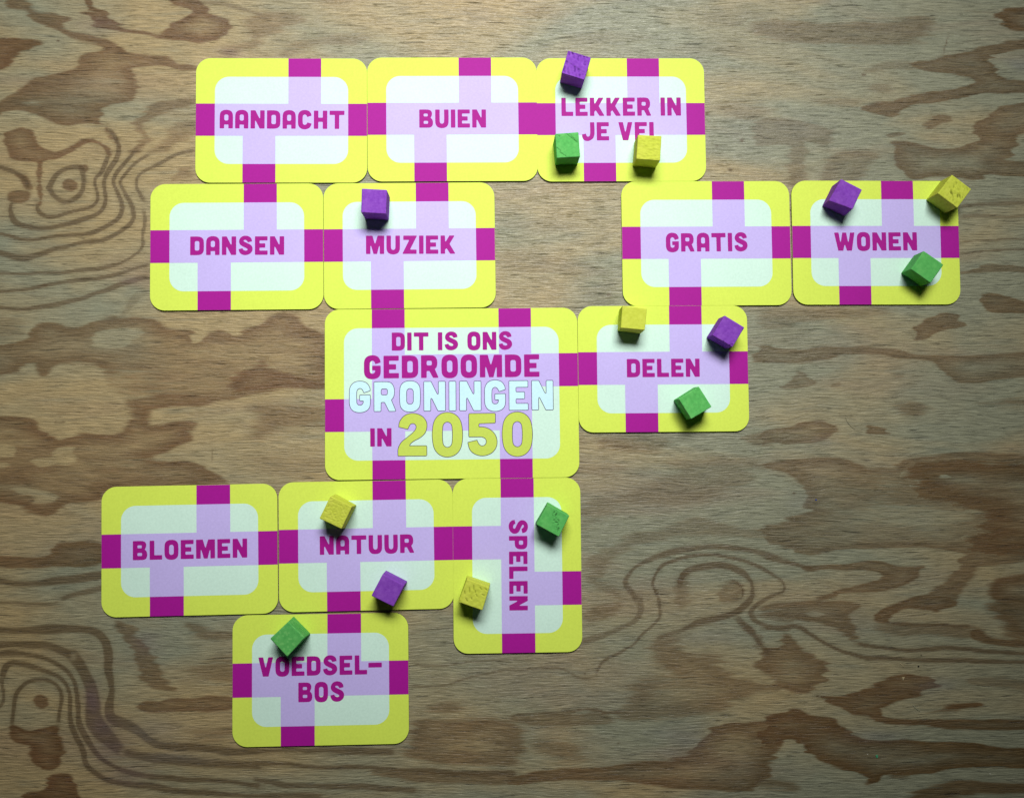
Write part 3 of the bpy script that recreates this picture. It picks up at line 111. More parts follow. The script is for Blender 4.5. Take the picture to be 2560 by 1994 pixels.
LINES = [[21,60,[[-1725,2435],[-1600,2309],[-1476,2311],[-1352,2293],[-1290,2269],[-1197,2232]]],[26,85,[[-2302,1308],[-2267,1383],[-2219,1415],[-2140,1428],[-2124,1384],[-2117,1335],[-2137,1278],[-2179,1247],[-2221,1237],[-2276,1259],[-2305,1308]]],[25,90,[[-2632,1440],[-2510,1406],[-2436,1370],[-2408,1332],[-2416,1295]]],[20,95,[[-2017,1635],[-1980,1604],[-1948,1542],[-1953,1479],[-1988,1417],[-2017,1354],[-2016,1298],[-2012,1248],[-2020,1211],[-2050,1173],[-2128,1142],[-2248,1104],[-2369,1097],[-2448,1109],[-2485,1152],[-2508,1208],[-2494,1251]]],[17,95,[[-1996,1498],[-2013,1435],[-2030,1385],[-2066,1360],[-2059,1310],[-2051,1248],[-2087,1210],[-2190,1185],[-2262,1153],[-2322,1159],[-2366,1196],[-2373,1239]]],[18,90,[[-1862,1518],[-1921,1448],[-1963,1386],[-1974,1336],[-1949,1286],[-1923,1236],[-1916,1199],[-1940,1155],[-2006,1105],[-2096,1068],[-2187,1061],[-2308,1051],[-2368,1035],[-2458,1041],[-2513,1059],[-2695,1101]]],[17,80,[[-1776,1500],[-1861,1455],[-1914,1392],[-1944,1336],[-1912,1286],[-1881,1243],[-1856,1193],[-1867,1137],[-1920,1087],[-2004,1043],[-2089,1031],[-2185,1005],[-2258,999]]],[27,80,[[-2173,1002],[-2258,996],[-2348,955],[-2444,936],[-2523,960],[-2693,1009]]],[16,75,[[-1538,1520],[-1647,1494],[-1750,1437],[-1841,1387],[-1864,1336],[-1839,1287],[-1789,1225]]],[15,70,[[-1807,1212],[-1800,1137],[-1820,1063],[-1815,1001],[-1839,970],[-1911,926],[-2001,894],[-2122,875],[-2219,869],[-2363,862],[-2689,857]]],[16,75,[[-1765,914],[-1880,877],[-2000,845],[-2121,826],[-2242,813],[-2314,794],[-2421,766],[-2686,768]]],[21,75,[[-1764,846],[-1879,815],[-1999,771],[-2119,734],[-2239,702],[-2329,684],[-2449,671],[-2684,701]]],[31,40,[[-1763,791],[-1847,735],[-1888,661],[-1935,624]]],[11,50,[[-1427,-61],[-1433,-103]]],[9,50,[[-1173,-97],[-1148,-100]]],[9,50,[[-2253,140],[-2202,134],[-2154,140]]],[11,50,[[-2243,88],[-2219,85],[-2198,90]]],[32,85,[[-2645,-711],[-2414,-739],[-2324,-745],[-2206,-728],[-2087,-710],[-1968,-696]]],[27,70,[[-2216,-823],[-2115,-788],[-1967,-756]]],[14,60,[[-2642,-819],[-2381,-838],[-2263,-841],[-2192,-824]]],[33,90,[[-2638,-970],[-2378,-972],[-2230,-966],[-2111,-967],[-2022,-985],[-1961,-1027],[-1942,-1093],[-1947,-1170],[-1933,-1229],[-1926,-1288],[-1943,-1347],[-1942,-1406],[-1894,-1436],[-1804,-1472],[-1756,-1520],[-1654,-1568],[-1535,-1566],[-1416,-1576],[-1297,-1595],[-1148,-1596]]],[37,90,[[-2636,-1047],[-2376,-1043],[-2258,-1049],[-2186,-1079],[-2114,-1110]]],[58,90,[[-2126,-1109],[-2077,-1163],[-2046,-1228],[-2021,-1317],[-2018,-1418],[-1982,-1477],[-1921,-1542],[-1861,-1590]]],[41,90,[[-1873,-1584],[-1742,-1614],[-1593,-1639],[-1415,-1647],[-1147,-1667]]],[21,90,[[-2635,-1100],[-2446,-1084],[-2345,-1096],[-2256,-1121],[-2166,-1168],[-2117,-1228],[-2110,-1287],[-2090,-1376],[-2089,-1441],[-2040,-1524],[-2009,-1594],[-1949,-1642],[-1859,-1684],[-1711,-1715],[-1592,-1727],[-1414,-1729],[-1146,-1767]]],[20,90,[[-2478,-1226],[-2479,-1166],[-2445,-1131],[-2374,-1143],[-2255,-1180],[-2183,-1216],[-2146,-1275],[-2132,-1376],[-2130,-1440],[-2093,-1511],[-2068,-1576],[-2067,-1641],[-2019,-1688],[-1947,-1724],[-1828,-1749],[-1680,-1762],[-1561,-1792],[-1145,-1814]]],[16,75,[[-2485,-1190],[-2484,-1225],[-2465,-1285],[-2469,-1344],[-2556,-1402]]],[21,90,[[-2425,-1462],[-2432,-1403],[-2411,-1314],[-2383,-1250],[-2330,-1221],[-2254,-1221],[-2200,-1257],[-2180,-1316],[-2190,-1405],[-2189,-1458]]],[11,55,[[-409,-1156],[-325,-1168],[-173,-1157],[-52,-1140],[116,-1135],[252,-1142]]],[15,60,[[-427,-1263],[-294,-1270],[-203,-1265],[-143,-1235],[-52,-1212],[161,-1184]]],[15,40,[[-428,-1000],[-325,-983],[-210,-965]]],[18,40,[[-294,-1300],[-233,-1289],[-185,-1277]]],[18,95,[[-1226,-1648],[-1012,-1662],[-832,-1676],[-653,-1677],[-533,-1684],[-352,-1692],[-172,-1706],[160,-1715]]],[25,85,[[-1227,-1595],[-1072,-1591],[-953,-1586],[-713,-1594],[-473,-1602]]],[21,80,[[-1225,-1731],[-951,-1769],[-771,-1771],[-592,-1778],[-352,-1798]]],[21,75,[[-1224,-1813],[-1010,-1810],[-831,-1823]]],[23,60,[[784,-789],[777,-825],[789,-886],[764,-940],[666,-994],[574,-1024],[458,-1053]]],[14,70,[[870,-789],[875,-826],[881,-874],[893,-929],[837,-977],[788,-1019],[726,-1079],[634,-1120],[585,-1150],[555,-1186],[554,-1234]]],[11,60,[[80,-1189],[299,-1184],[378,-1185],[427,-1209],[457,-1234],[554,-1234]]],[23,65,[[1381,-810],[1331,-876],[1275,-919],[1158,-936],[1096,-960],[1003,-990],[911,-1014],[849,-1049]]],[27,75,[[1275,-919],[1318,-967],[1366,-1010],[1403,-1071],[1464,-1120]]],[18,70,[[1499,-804],[1393,-864],[1362,-907],[1386,-949],[1451,-980],[1527,-993],[1589,-969]]],[11,80,[[92,-1428],[207,-1417],[420,-1407],[481,-1384],[572,-1396],[602,-1414],[694,-1403]]],[18,90,[[1908,-1062],[2007,-1080],[2131,-1099],[2255,-1106],[2380,-1095],[2505,-1095],[2630,-1114],[3266,-1131]]],[15,95,[[1414,-986],[1501,-986],[1575,-969],[1631,-981],[1686,-1024],[1759,-1067],[1821,-1097],[1895,-1116],[1957,-1135],[2068,-1141],[2254,-1155],[2504,-1156],[3264,-1185]]],[10,90,[[2097,-965],[2258,-969],[2383,-976],[2539,-974]]],[4,100,[[424,-17],[578,-12],[733,-3]]],[4,90,[[578,-46],[702,-42],[782,-38]]],[23,75,[[1532,-633],[1456,-609],[1316,-571],[1162,-559],[1007,-570],[883,-607],[760,-667],[704,-728],[704,-758],[747,-807],[777,-849]]],[13,80,[[1455,-694],[1377,-651],[1285,-620],[1161,-601],[1068,-601],[976,-625],[901,-655],[864,-704],[851,-752],[869,-801],[882,-838]]],[23,85,[[992,-778],[1009,-711],[1042,-676],[1129,-660],[1224,-653],[1286,-674],[1340,-707],[1378,-753],[1380,-801],[1369,-838],[1333,-873],[1275,-910],[1180,-928],[1093,-946],[1044,-975],[979,-996]]],[9,90,[[1237,-741],[1275,-733],[1305,-747],[1326,-779],[1330,-814],[1314,-841]]],[13,80,[[1238,-607],[1309,-626],[1374,-653],[1439,-683],[1509,-718],[1547,-748],[1546,-780],[1522,-801],[1453,-825],[1415,-849],[1376,-886],[1357,-908],[1365,-934],[1408,-964],[1478,-988],[1578,-968]]],[18,60,[[1402,-608],[1470,-621],[1582,-649]]],[21,80,[[1278,-926],[1316,-958],[1356,-993],[1390,-1047]]],[17,80,[[1419,-618],[1530,-645],[1642,-664],[1716,-671]]],[18,65,[[2497,1238],[2657,1261],[3341,1259]]],[15,60,[[2496,1187],[2656,1197],[3339,1182]]],[7,70,[[2493,1047],[2685,1070],[3335,1077]]],[9,70,[[2491,983],[2651,1010],[3334,1036]]],[7,50,[[2498,1273],[2690,1280],[3342,1282]]],[7,50,[[2548,2310],[2619,2315],[2748,2313]]],[6,70,[[2474,2186],[2457,2134],[2439,2063]]],[3,50,[[538,2138],[550,2042]]],[5,40,[[-221,2282],[-183,2340]]],[4,40,[[-779,2246],[-758,2272]]],[4,40,[[1153,2267],[1166,2319]]],[5,80,[[134,1222],[165,1231],[202,1224]]],[9,100,[[1158,1741],[1169,1740]]],[5,100,[[1023,1564],[1029,1564]]],[5,100,[[1199,1563],[1206,1562]]],[9,100,[[1333,1592],[1345,1592]]],[8,100,[[1281,1433],[1291,1432]]],[4,100,[[-2279,2096],[-2274,2096]]],[4,100,[[-986,2145],[-981,2145]]],[6,100,[[1702,-1337],[1709,-1338]]],[8,100,[[632,757],[642,757]]],[4,100,[[489,-1210],[494,-1210]]],[5,100,[[785,-1729],[791,-1730]]],[3,100,[[667,-1570],[670,-1571]]],[4,100,[[1603,-287],[1608,-288]]],[4,100,[[1784,-471],[1789,-472]]],[5,100,[[-1940,-1559],[-1934,-1559]]],[5,100,[[1621,2158],[1627,2157]]],[8,100,[[2005,1960],[2016,1959]]],[4,100,[[901,2049],[906,2048]]],[4,100,[[1664,146],[1669,145]]]]
TINTS = [[-2020,-1335,43,86,0,90],[-1976,-1453,74,74,0,70],[-1938,-1583,92,92,0,60],[-1841,-1702,123,55,0,50],[-1715,-1479,154,74,1,60],[-1753,-1040,80,55,0,50],[-1594,-1616,246,31,1,50],[986,-1549,123,74,1,80],[937,-1614,98,31,1,60],[1999,-1540,135,31,1,70],[2345,-1283,98,49,1,60],[1157,-1027,184,37,1,40],[-1379,2039,74,25,0,60],[2863,2016,68,43,1,80],[1645,1656,184,74,1,30],[-2090,2189,123,37,0,35],[-2058,2139,92,25,1,40],[-1860,821,61,31,0,40],[1777,-6,74,25,1,40],[1634,-327,74,49,1,40],[1374,1653,154,123,1,30],[-89,2258,92,61,1,40]]
def smooth_poly(pts, closed, it=2):
    p = np.array(pts, float)
    for _ in range(it):
        if closed: q = np.roll(p, -1, 0); a = .75 * p + .25 * q; b = .25 * p + .75 * q; p = np.stack([a, b], 1).reshape(-1, 2)
        else:
            a = .75 * p[:-1] + .25 * p[1:]; b = .25 * p[:-1] + .75 * p[1:]; p = np.vstack([p[:1], np.stack([a, b], 1).reshape(-1, 2), p[-1:]])
    return p
def vnoise(X, Y, sx, sy, seed, size=256):
    r = np.random.RandomState(seed).rand(size, size)
    u = X / sx + 1000.3; v = Y / sy + 1000.7; i = np.floor(u).astype(int); j = np.floor(v).astype(int); fu = u - i; fv = v - j
    fu = fu * fu * (3 - 2 * fu); fv = fv * fv * (3 - 2 * fv); i %= size; j %= size; i1 = (i + 1) % size; j1 = (j + 1) % size
    return (r[j, i] * (1 - fu) + r[j, i1] * fu) * (1 - fv) + (r[j1, i] * (1 - fu) + r[j1, i1] * fu) * fv
def seg_dist(X, Y, P, closed):
    d = np.full(X.shape, 1e9); Q = np.roll(P, -1, 0) if closed else P[1:]; A = P if closed else P[:-1]
    for a, b in zip(A, Q):
        vx, vy = b - a; L = vx * vx + vy * vy + 1e-18; t = np.clip(((X - a[0]) * vx + (Y - a[1]) * vy) / L, 0, 1)
        d = np.minimum(d, (X - a[0] - t * vx) ** 2 + (Y - a[1] - t * vy) ** 2)
    return np.sqrt(d)
def inside(X, Y, P):
    r = np.zeros(X.shape, bool); Q = np.roll(P, -1, 0)
    for a, b in zip(P, Q):
        if a[1] == b[1]: continue
        c = ((a[1] > Y) != (b[1] > Y)) & (X < (b[0] - a[0]) * (Y - a[1]) / (b[1] - a[1]) + a[0]); r ^= c
    return r
def axis(lo, hi, step, olo, ohi, grow):
    a = list(np.arange(lo, hi + step / 2, step)); s = step; x = a[-1]
    while x < ohi: s *= grow; x = min(x + s, ohi); a.append(x)
    s = step; x = lo; pre = []
    while x > olo: s *= grow; x = max(x - s, olo); pre.append(x)
    return np.array(pre[::-1] + a)
def build_table():
    xs = axis(-0.292, 0.292, 0.00072, -0.60, 0.60, 1.25); ys = axis(-0.235, 0.235, 0.00072, -0.40, 0.40, 1.25)
    nx, ny = len(xs), len(ys); X, Y = np.meshgrid(xs, ys)
    # jagged along the grain: the sampling point is shifted sideways from fibre to fibre
    calm = np.exp(-(((X + .23) / .075) ** 2 + ((Y - .12) / .07) ** 2)) + np.exp(-(((X + .22) / .08) ** 2 + ((Y + .15) / .08) ** 2))
    fray = np.clip((vnoise(X, Y, .04, .02, 9) - .25) * 2.2, .3, 1) * np.clip(1.1 - calm, .15, 1)
    wx = (vnoise(X, Y, .012, .0013, 1) - .5) * .0072 * fray + (vnoise(X, Y, .02, .0036, 12) - .5) * .0062 * fray + (vnoise(X, Y, .03, .012, 2) - .5) * .003
    wy = (vnoise(X, Y, .010, .006, 3) - .5) * .0014
    XX = X + wx; YY = Y + wy
    brown = np.zeros(X.shape); deep = np.zeros(X.shape); line = np.zeros(X.shape)
    def win(P, m):
        x0, y0 = P.min(0) - m; x1, y1 = P.max(0) + m
        i0, i1 = np.searchsorted(xs, [x0, x1]); j0, j1 = np.searchsorted(ys, [y0, y1])
        return slice(j0, max(j1, j0 + 1)), slice(i0, max(i1, i0 + 1))
    figv = np.clip((vnoise(X, Y, .045, .009, 21) * .6 + vnoise(X, Y, .016, .0028, 22) * .4 - .28) * 2.2, 0, 1)
    for sign in (1, -1):
        for kind, st, soft, pts in PATCH:
            if kind != sign: continue
            P = smooth_poly(np.array(pts) * 1e-4, True); sf = soft * 1e-4; s = win(P, sf + .006)
            x, y = XX[s], YY[s]
            if x.size == 0: continue
            # distances count less along the grain: edges fray sideways
            d = seg_dist(x * .45, y, P * [.45, 1], True); d = np.where(inside(x, y, P), d, -d)
            m = np.clip(.5 + d / (2.6 * sf + .0006), 0, 1); m = m * m * (3 - 2 * m); st = st / 100.
            if sign > 0:
                dp = st * (1 - (.50 * figv[s] + .16) * np.clip((d - sf) / .0060, 0, 1))
                B, D = brown[s], deep[s]; up = m * st > B * D; brown[s] = np.where(up, m, B); deep[s] = np.where(up, dp, D)
            else: brown[s] = brown[s] * (1 - m * st)
    wl = (vnoise(X, Y, .02, .010, 7) - .5)
    XL = X + (vnoise(X, Y, .010, .0016, 5) - .5) * .0013 * fray + (vnoise(X, Y, .02, .011, 6) - .5) * .002; YL = Y + wy * .8
    for wd, st, pts in LINES:
        P = smooth_poly(np.array(pts) * 1e-4, False); hw = wd * .62e-4; s = win(P, hw + .003); x, y = XL[s], YL[s]
        if x.size == 0: continue
        d = seg_dist(x, y, P, False); e = max(hw * .85, .0005)
        m = np.clip((hw * (1 + .7 * wl[s]) - d) / e + .5, 0, 1); m = m * m * (3 - 2 * m)
        if np.hypot(*(P[0] - P[-1])) > .006:      # rings thin out towards their ends
            te = np.clip(np.minimum(np.hypot(x - P[0][0], y - P[0][1]), np.hypot(x - P[-1][0], y - P[-1][1])) / .0035, 0, 1)
            m = m * (.25 + .75 * te)
        m2 = .52 * np.clip(1 - d / (hw * 3.0 + .0010), 0, 1); line[s] = np.maximum(line[s], np.maximum(m, m2) * st / 100.)
    vio = np.zeros(X.shape); blu = np.zeros(X.shape)
    for x0, y0, a, b, k, st in TINTS:
        g = np.exp(-(((XX - x0 * 1e-4) / (a * 1e-4)) ** 2 + ((YY - y0 * 1e-4) / (b * 1e-4)) ** 2)) * st / 100.
        if k == 0: vio = np.maximum(vio, g)
        else: blu = np.maximum(blu, g)
    # beyond the traced area the veneer goes on with figure of its own
    out = np.clip((np.maximum(np.abs(X) / .290, np.abs(Y) / .232) - 1) * 10, 0, 1)
    fig = np.clip((vnoise(XX, YY, .09, .03, 11) - .52) * 7, 0, 1) * .85
    brown = brown * (1 - out) + fig * out; deep = deep * (1 - out) + .8 * out; line *= 1 - out
    me = bpy.data.meshes.new('tabletop')
    co = np.zeros((ny * nx, 3), np.float32); co[:, 0] = X.ravel(); co[:, 1] = Y.ravel()
    idx = np.arange(ny * nx).reshape(ny, nx)
    q = np.stack([idx[:-1, :-1], idx[:-1, 1:], idx[1:, 1:], idx[1:, :-1]], -1).reshape(-1, 4)
    # skirt and underside give the board its 18 mm
    rim = np.concatenate([idx[0, :], idx[1:, -1], idx[-1, -2::-1], idx[-2:0:-1, 0]])
    low = co[rim].copy(); low[:, 2] = -.018; nb = len(rim); base = ny * nx; lo_i = base + np.arange(nb)
    sk = np.stack([rim, lo_i, np.roll(lo_i, -1), np.roll(rim, -1)], 1)
    allco = np.vstack([co, low]); nf = len(q) + nb + 1
    lv = np.concatenate([q.ravel(), sk.ravel(), lo_i[::-1]]).astype(np.int32)
    ls = np.concatenate([np.arange(len(q) + nb) * 4, [4 * (len(q) + nb)]]).astype(np.int32)
    me.vertices.add(len(allco)); me.vertices.foreach_set('co', allco.ravel())
    me.loops.add(len(lv)); me.loops.foreach_set('vertex_index', lv)
    me.polygons.add(nf); me.polygons.foreach_set('loop_start', ls)
    me.update(calc_edges=True)
    for nm, a in (('brown', brown), ('deep', deep), ('ring', line), ('violet', vio), ('blue', blu)):
        at = me.attributes.new(nm, 'FLOAT', 'POINT'); v = np.zeros(len(allco), np.float32); v[:ny * nx] = a.ravel(); at.data.foreach_set('value', v)
    return me

def plywood():
    s = NT('plywood'); 
    tc = s.n('ShaderNodeTexCoord'); w1 = s.n('ShaderNodeTexNoise'); w1.inputs['Scale'].default_value = 13; w1.inputs['Detail'].default_value = 3
    s.l(tc.outputs['Object'], w1.inputs['Vector'])
    cx = s.n('ShaderNodeCombineXYZ'); s.l(s.math('MULTIPLY', s.math('SUBTRACT', w1.outputs['Fac'], .5), .007), cx.inputs[1])
    va = s.n('ShaderNodeVectorMath', operation='ADD'); s.l(tc.outputs['Object'], va.inputs[0]); s.l(cx.outputs[0], va.inputs[1])
    def flow(sc, loc=(0, 0, 0)):
        mp = s.n('ShaderNodeMapping'); mp.inputs['Scale'].default_value = sc; mp.inputs['Location'].default_value = loc; s.l(va.outputs[0], mp.inputs[0]); return mp.outputs[0]
    fine = s.noise(flow((95, 1300, 1)), 1, 3, .6, .35)
    fine2 = s.noise(flow((180, 1000, 1), (5, 9, 0)), 1, 2, .6, .3)
    mid = s.noise(flow((20, 300, 1), (3, 1, 0)), 1, 4, .62, .3)
    big = s.noise(s.coords((7, 30, 1), loc=(8, 4, 0)), 1, 3, .5, .6)
    hue = s.noise(s.coords((6, 17, 1), loc=(1, 7, 0)), 1, 3, .5, .8)
    sx = s.n('ShaderNodeSeparateXYZ'); s.l(tc.outputs['Object'], sx.inputs[0]); hue = s.math('SUBTRACT', hue, s.math('MULTIPLY', sx.outputs[0], .34))
    fib = s.noise(s.coords((1800, 1800, 1)), 1, 2)
    br = s.attr('brown'); rg = s.attr('ring')
    k = s.math('ADD', s.math('MULTIPLY', s.math('SUBTRACT', fine, .5), .95), s.math('MULTIPLY', s.math('SUBTRACT', mid, .5), 1.25))
    bm = s.math('MULTIPLY', s.rng(s.math('ADD', br, s.math('MULTIPLY', k, s.rng(br, 0, .12, .0, 1))), .27, .73, 0, 1, True), s.attr('deep'))
    rm = s.rng(s.math('ADD', rg, s.math('MULTIPLY', k, s.rng(rg, 0, .2, 0, .35))), .1, .9, 0, 1, True)
    pale = s.mix(s.rng(hue, .38, .62, 0, 1), (0.232, 0.238, 0.162, 1), (0.345, 0.266, 0.134, 1))
    pale = s.mix(s.rng(big, .55, .75, 0, .45), pale, (0.250, 0.168, 0.110, 1))
    pale = s.mix(s.rng(mid, .28, .44, .4, 0), pale, (0.15, 0.165, 0.125, 1))
    brn = s.mix(s.rng(hue, .35, .65, 0, 1), (0.098, 0.062, 0.023, 1), (0.142, 0.076, 0.033, 1))
    brn = s.mix(s.rng(mid, .5, .68, 0, .5), brn, (0.170, 0.118, 0.055, 1))
    c = s.mix(bm, pale, brn)
    c = s.mix(s.math('MULTIPLY', rm, .80), c, (0.095, 0.062, 0.028, 1))
    c = s.mix(s.math('MULTIPLY', s.attr('violet'), .55), c, (0.135, 0.085, 0.115, 1))
    c = s.mix(s.math('MULTIPLY', s.attr('blue'), .5), c, (0.145, 0.155, 0.165, 1))
    pores = s.rng(s.noise(flow((60, 1000, 1), (2, 2, 0)), 1, 3, .68, .3), .28, .42, .42, 1.0, True)
    c = s.mix(1.0, c, pores, 'MULTIPLY')
    c = s.mix(1.0, c, s.rng(fine, .28, .72, .63, 1.34), 'MULTIPLY')
    c = s.mix(1.0, c, s.rng(fib, .3, .7, .88, 1.12), 'MULTIPLY')
    s.l(c, s.b.inputs['Base Color'])
    s.l(s.rng(fine2, .3, .7, .36, .48), s.b.inputs['Roughness']); s.b.inputs['Specular IOR Level'].default_value = 0.36
    h = s.math('ADD', s.math('MULTIPLY', fine, 1.0), s.math('ADD', s.math('MULTIPLY', fine2, .6), s.math('MULTIPLY', pores, .7)))
    b = s.n('ShaderNodeBump'); b.inputs['Strength'].default_value = 0.8; b.inputs['Distance'].default_value = 0.0005
    s.l(h, b.inputs['Height']); s.l(b.outputs[0], s.b.inputs['Normal'])
    return s.m
tab = link('tabletop', build_table(), plywood())
tag(tab, 'worn plywood tabletop with brown flame figure and knots', kind='structure')

# ------------------------------------------------------------------ flat outlines and lettering
def catmull(pts, flags, closed=True, n=5):
    """pts with flag True are corners (small fillet); the others are passed smoothly."""
    N = len(pts); out = []
    P = [np.array(p, float) for p in pts]
    for i in range(N):
        p1, p2 = P[i], P[(i + 1) % N]; c1, c2 = flags[i], flags[(i + 1) % N]
        p0 = P[i - 1] if not c1 else p1; p3 = P[(i + 2) % N] if not c2 else p2
        if c1 and c2: out.append((p1, True)); continue
        L = np.hypot(*(p2 - p1)) + 1e-9
        def tan(a, b, lim):
            t = b - a; q = np.hypot(*t) + 1e-9; return t / q * lim
        m1 = tan(p0, p2, L) if not c1 else (p2 - p1); m2 = tan(p1, p3, L) if not c2 else (p2 - p1)
        for k in range(n):
            t = k / n; h = (2*t**3 - 3*t**2 + 1, t**3 - 2*t**2 + t, -2*t**3 + 3*t**2, t**3 - t**2)
            out.append((h[0]*p1 + h[1]*m1 + h[2]*p2 + h[3]*m2, c1 and k == 0))
    return out
def fillet(seq, r, n=4):
    N = len(seq); out = []
    for i, (p, c) in enumerate(seq):
        rr = c if (not isinstance(c, bool) and c) else r
        if c is False or rr <= 0: out.append(p); continue
        a = seq[i - 1][0] - p; b = seq[(i + 1) % N][0] - p; la, lb = np.hypot(*a), np.hypot(*b)
        if la < 1e-9 or lb < 1e-9: out.append(p); continue
        ua, ub = a / la, b / lb; cosang = np.clip(ua @ ub, -1, 1); ang = math.acos(cosang)
        if ang > 3.05 or ang < .05: out.append(p); continue
        d = min(rr / math.tan(ang / 2), la * .48, lb * .48)
        s0, s1 = p + ua * d, p + ub * d; m = max(3, int(n if rr < .1 else n * 2))
        for k in range(m + 1):
            t = k / m; out.append((1 - t)**2 * s0 + 2*t*(1 - t)*p + t*t*s1)
    return out
def rrect(x0, y0, x1, y1, r, n=8):
    o = []
    for cx, cy, a in ((x1 - r, y1 - r, 0), (x0 + r, y1 - r, 90), (x0 + r, y0 + r, 180), (x1 - r, y0 + r, 270)):
        for k in range(n + 1):
            t = math.radians(a + 90 * k / n); o.append(np.array((cx + r * math.cos(t), cy + r * math.sin(t))))
    return o
F = False
def G_(pts, x0, yb, H, flip=True):
    """points copied off the lettering: (x, y[, smooth])"""
    return [((p[0] - x0) / H, (yb - p[1]) / H) for p in pts], [len(p) == 2 for p in pts]
s_ = 0  # third element marks a smooth point
GL = {}
def poly(w, *conts, fr=.035): GL[w[0]] = (w[1], conts, fr)
def cor(*p): return (list(p), [True] * len(p))
def raw(x0, yb, H, *p): return G_(p, x0, yb, H)
def hole(x0, y0, x1, y1, r): return ('h', rrect(x0, y0, x1, y1, r, 4))
poly(('I', .25), cor((0,0),(0,1),(.25,1),(.25,0)))
poly(('E', .685), cor((0,0),(0,1),(.68,1),(.68,.775),(.25,.775),(.25,.62),(.56,.62),(.56,.385),(.25,.385),(.25,.23),(.685,.23),(.685,0)))
poly(('L', .66), cor((0,0),(0,1),(.25,1),(.25,.235),(.66,.235),(.66,0)))
poly(('H', .74), cor((0,0),(0,1),(.25,1),(.25,.615),(.49,.615),(.49,1),(.74,1),(.74,0),(.49,0),(.49,.385),(.25,.385),(.25,0)))
poly(('T', .82), cor((0,.765),(0,1),(.82,1),(.82,.765),(.535,.765),(.535,0),(.285,0),(.285,.765)))
poly(('N', .77), cor((0,0),(0,1),(.26,1),(.52,.49),(.52,1),(.77,1),(.77,0),(.50,0),(.245,.50),(.245,0)))
poly(('M', 1.0), cor((0,0),(0,1),(.36,1),(.495,.52),(.64,1),(1,1),(1,0),(.755,0),(.755,.58),(.61,0),(.41,0),(.245,.58),(.245,0)))
poly(('K', .80), cor((0,0),(0,1),(.245,1),(.26,.62),(.49,1),(.78,1),(.50,.54),(.82,0),(.53,0),(.325,.31),(.25,.22),(.25,0)))
poly(('V', .79), cor((0,1),(.26,1),(.39,.40),(.53,1),(.79,1),(.545,0),(.245,0)))
poly(('W', 1.13), cor((0,1),(.25,1),(.345,.38),(.45,1),(.67,1),(.78,.38),(.88,1),(1.13,1),(.965,0),(.69,0),(.575,.38),(.485,0),(.21,0)))
poly(('Z', .80), cor((.06,.76),(.06,1),(.82,1),(.43,.235),(.79,.235),(.79,0),(0,0),(.385,.76)))
poly(('-', .74), cor((0,.35),(0,.60),(.72,.60),(.72,.35)))
poly(('O', .73), ([(0,.33),(0,.67),(.035,.86),(.16,.985),(.365,1.025),(.57,.985),(.695,.86),(.73,.67),(.73,.33),(.695,.14),(.57,.015),(.365,-.025),(.16,.015),(.035,.14)], [F]*14), hole(.245,.235,.485,.765,.115))
poly(('D', .735), ([(0,0),(0,1),(.42,1),(.60,.955),(.71,.83),(.735,.66),(.735,.34),(.71,.17),(.60,.045),(.42,0)], [True,True]+[F]*8), hole(.25,.245,.49,.755,.085))
poly(('P', .72), ([(0,0),(0,1),(.42,1),(.60,.96),(.70,.84),(.72,.655),(.695,.48),(.60,.36),(.45,.315),(.25,.31),(.25,0)], [True,True]+[F]*7+[True,True]), hole(.25,.545,.475,.765,.06))
poly(('R', .79), ([(0,0),(0,1),(.44,1),(.60,.965),(.70,.84),(.73,.66),(.70,.49),(.62,.385),(.785,0),(.535,0),(.375,.305),(.255,.305),(.25,0)], [True,True]+[F]*5+[True]*6), hole(.255,.555,.48,.76,.06))
poly(('B', .76), ([(0,0),(0,1),(.44,1),(.60,.965),(.695,.86),(.70,.70),(.635,.545),(.72,.45),(.76,.29),(.725,.11),(.61,.015),(.44,0)], [True,True]+[F]*4+[True]+[F]*5), hole(.245,.62,.47,.775,.05), hole(.245,.215,.485,.375,.05))
poly(('A', .72), ([(0,0),(0,.70),(.045,.88),(.17,.985),(.36,1.02),(.55,.985),(.675,.88),(.72,.70),(.72,0),(.475,0),(.475,.21),(.245,.21),(.245,0)], [True]+[F]*7+[True]*5), hole(.25,.43,.47,.765,.085))
poly(('U', .74), ([(0,1),(.25,1),(.25,.38),(.28,.265),(.37,.22),(.46,.265),(.49,.38),(.49,1),(.74,1),(.74,.34),(.71,.17),(.60,.03),(.37,-.025),(.14,.03),(.03,.17),(0,.34)], [True,True]+[F]*5+[True,True]+[F]*7))
poly(('J', .70), raw(677,1055,197,(767,858),(815,858),(815,985,s_),(800,1028,s_),(768,1053,s_),(735,1061,s_),(700,1050,s_),(682,1022,s_),(676,990),(721,980),(728,1003,s_),(742,1013,s_),(758,1006,s_),(767,980,s_)))
poly(('G', .745), raw(70,722,600,(515,300),(500,225,s_),(430,138,s_),(295,103,s_),(155,140,s_),(80,245,s_),(70,420,s_),(78,600,s_),(145,703,s_),(292,742,s_),(440,703,s_),(508,610,s_),(516,383),(288,385),(288,508),(368,508),(352,565,s_),(295,593,s_),(238,563,s_),(226,490,s_),(226,360,s_),(240,285,s_),(295,252,s_),(345,278,s_),(378,342)), fr=.03)
poly(('C', .745), raw(70,722,600,(515,290),(500,220,s_),(430,138,s_),(295,103,s_),(155,140,s_),(80,245,s_),(70,422,s_),(80,600,s_),(155,703,s_),(295,742,s_),(430,703,s_),(500,620,s_),(518,548),(378,512),(350,565,s_),(295,593,s_),(240,563,s_),(226,490,s_),(226,360,s_),(240,285,s_),(295,252,s_),(345,280,s_),(376,335)), fr=.03)
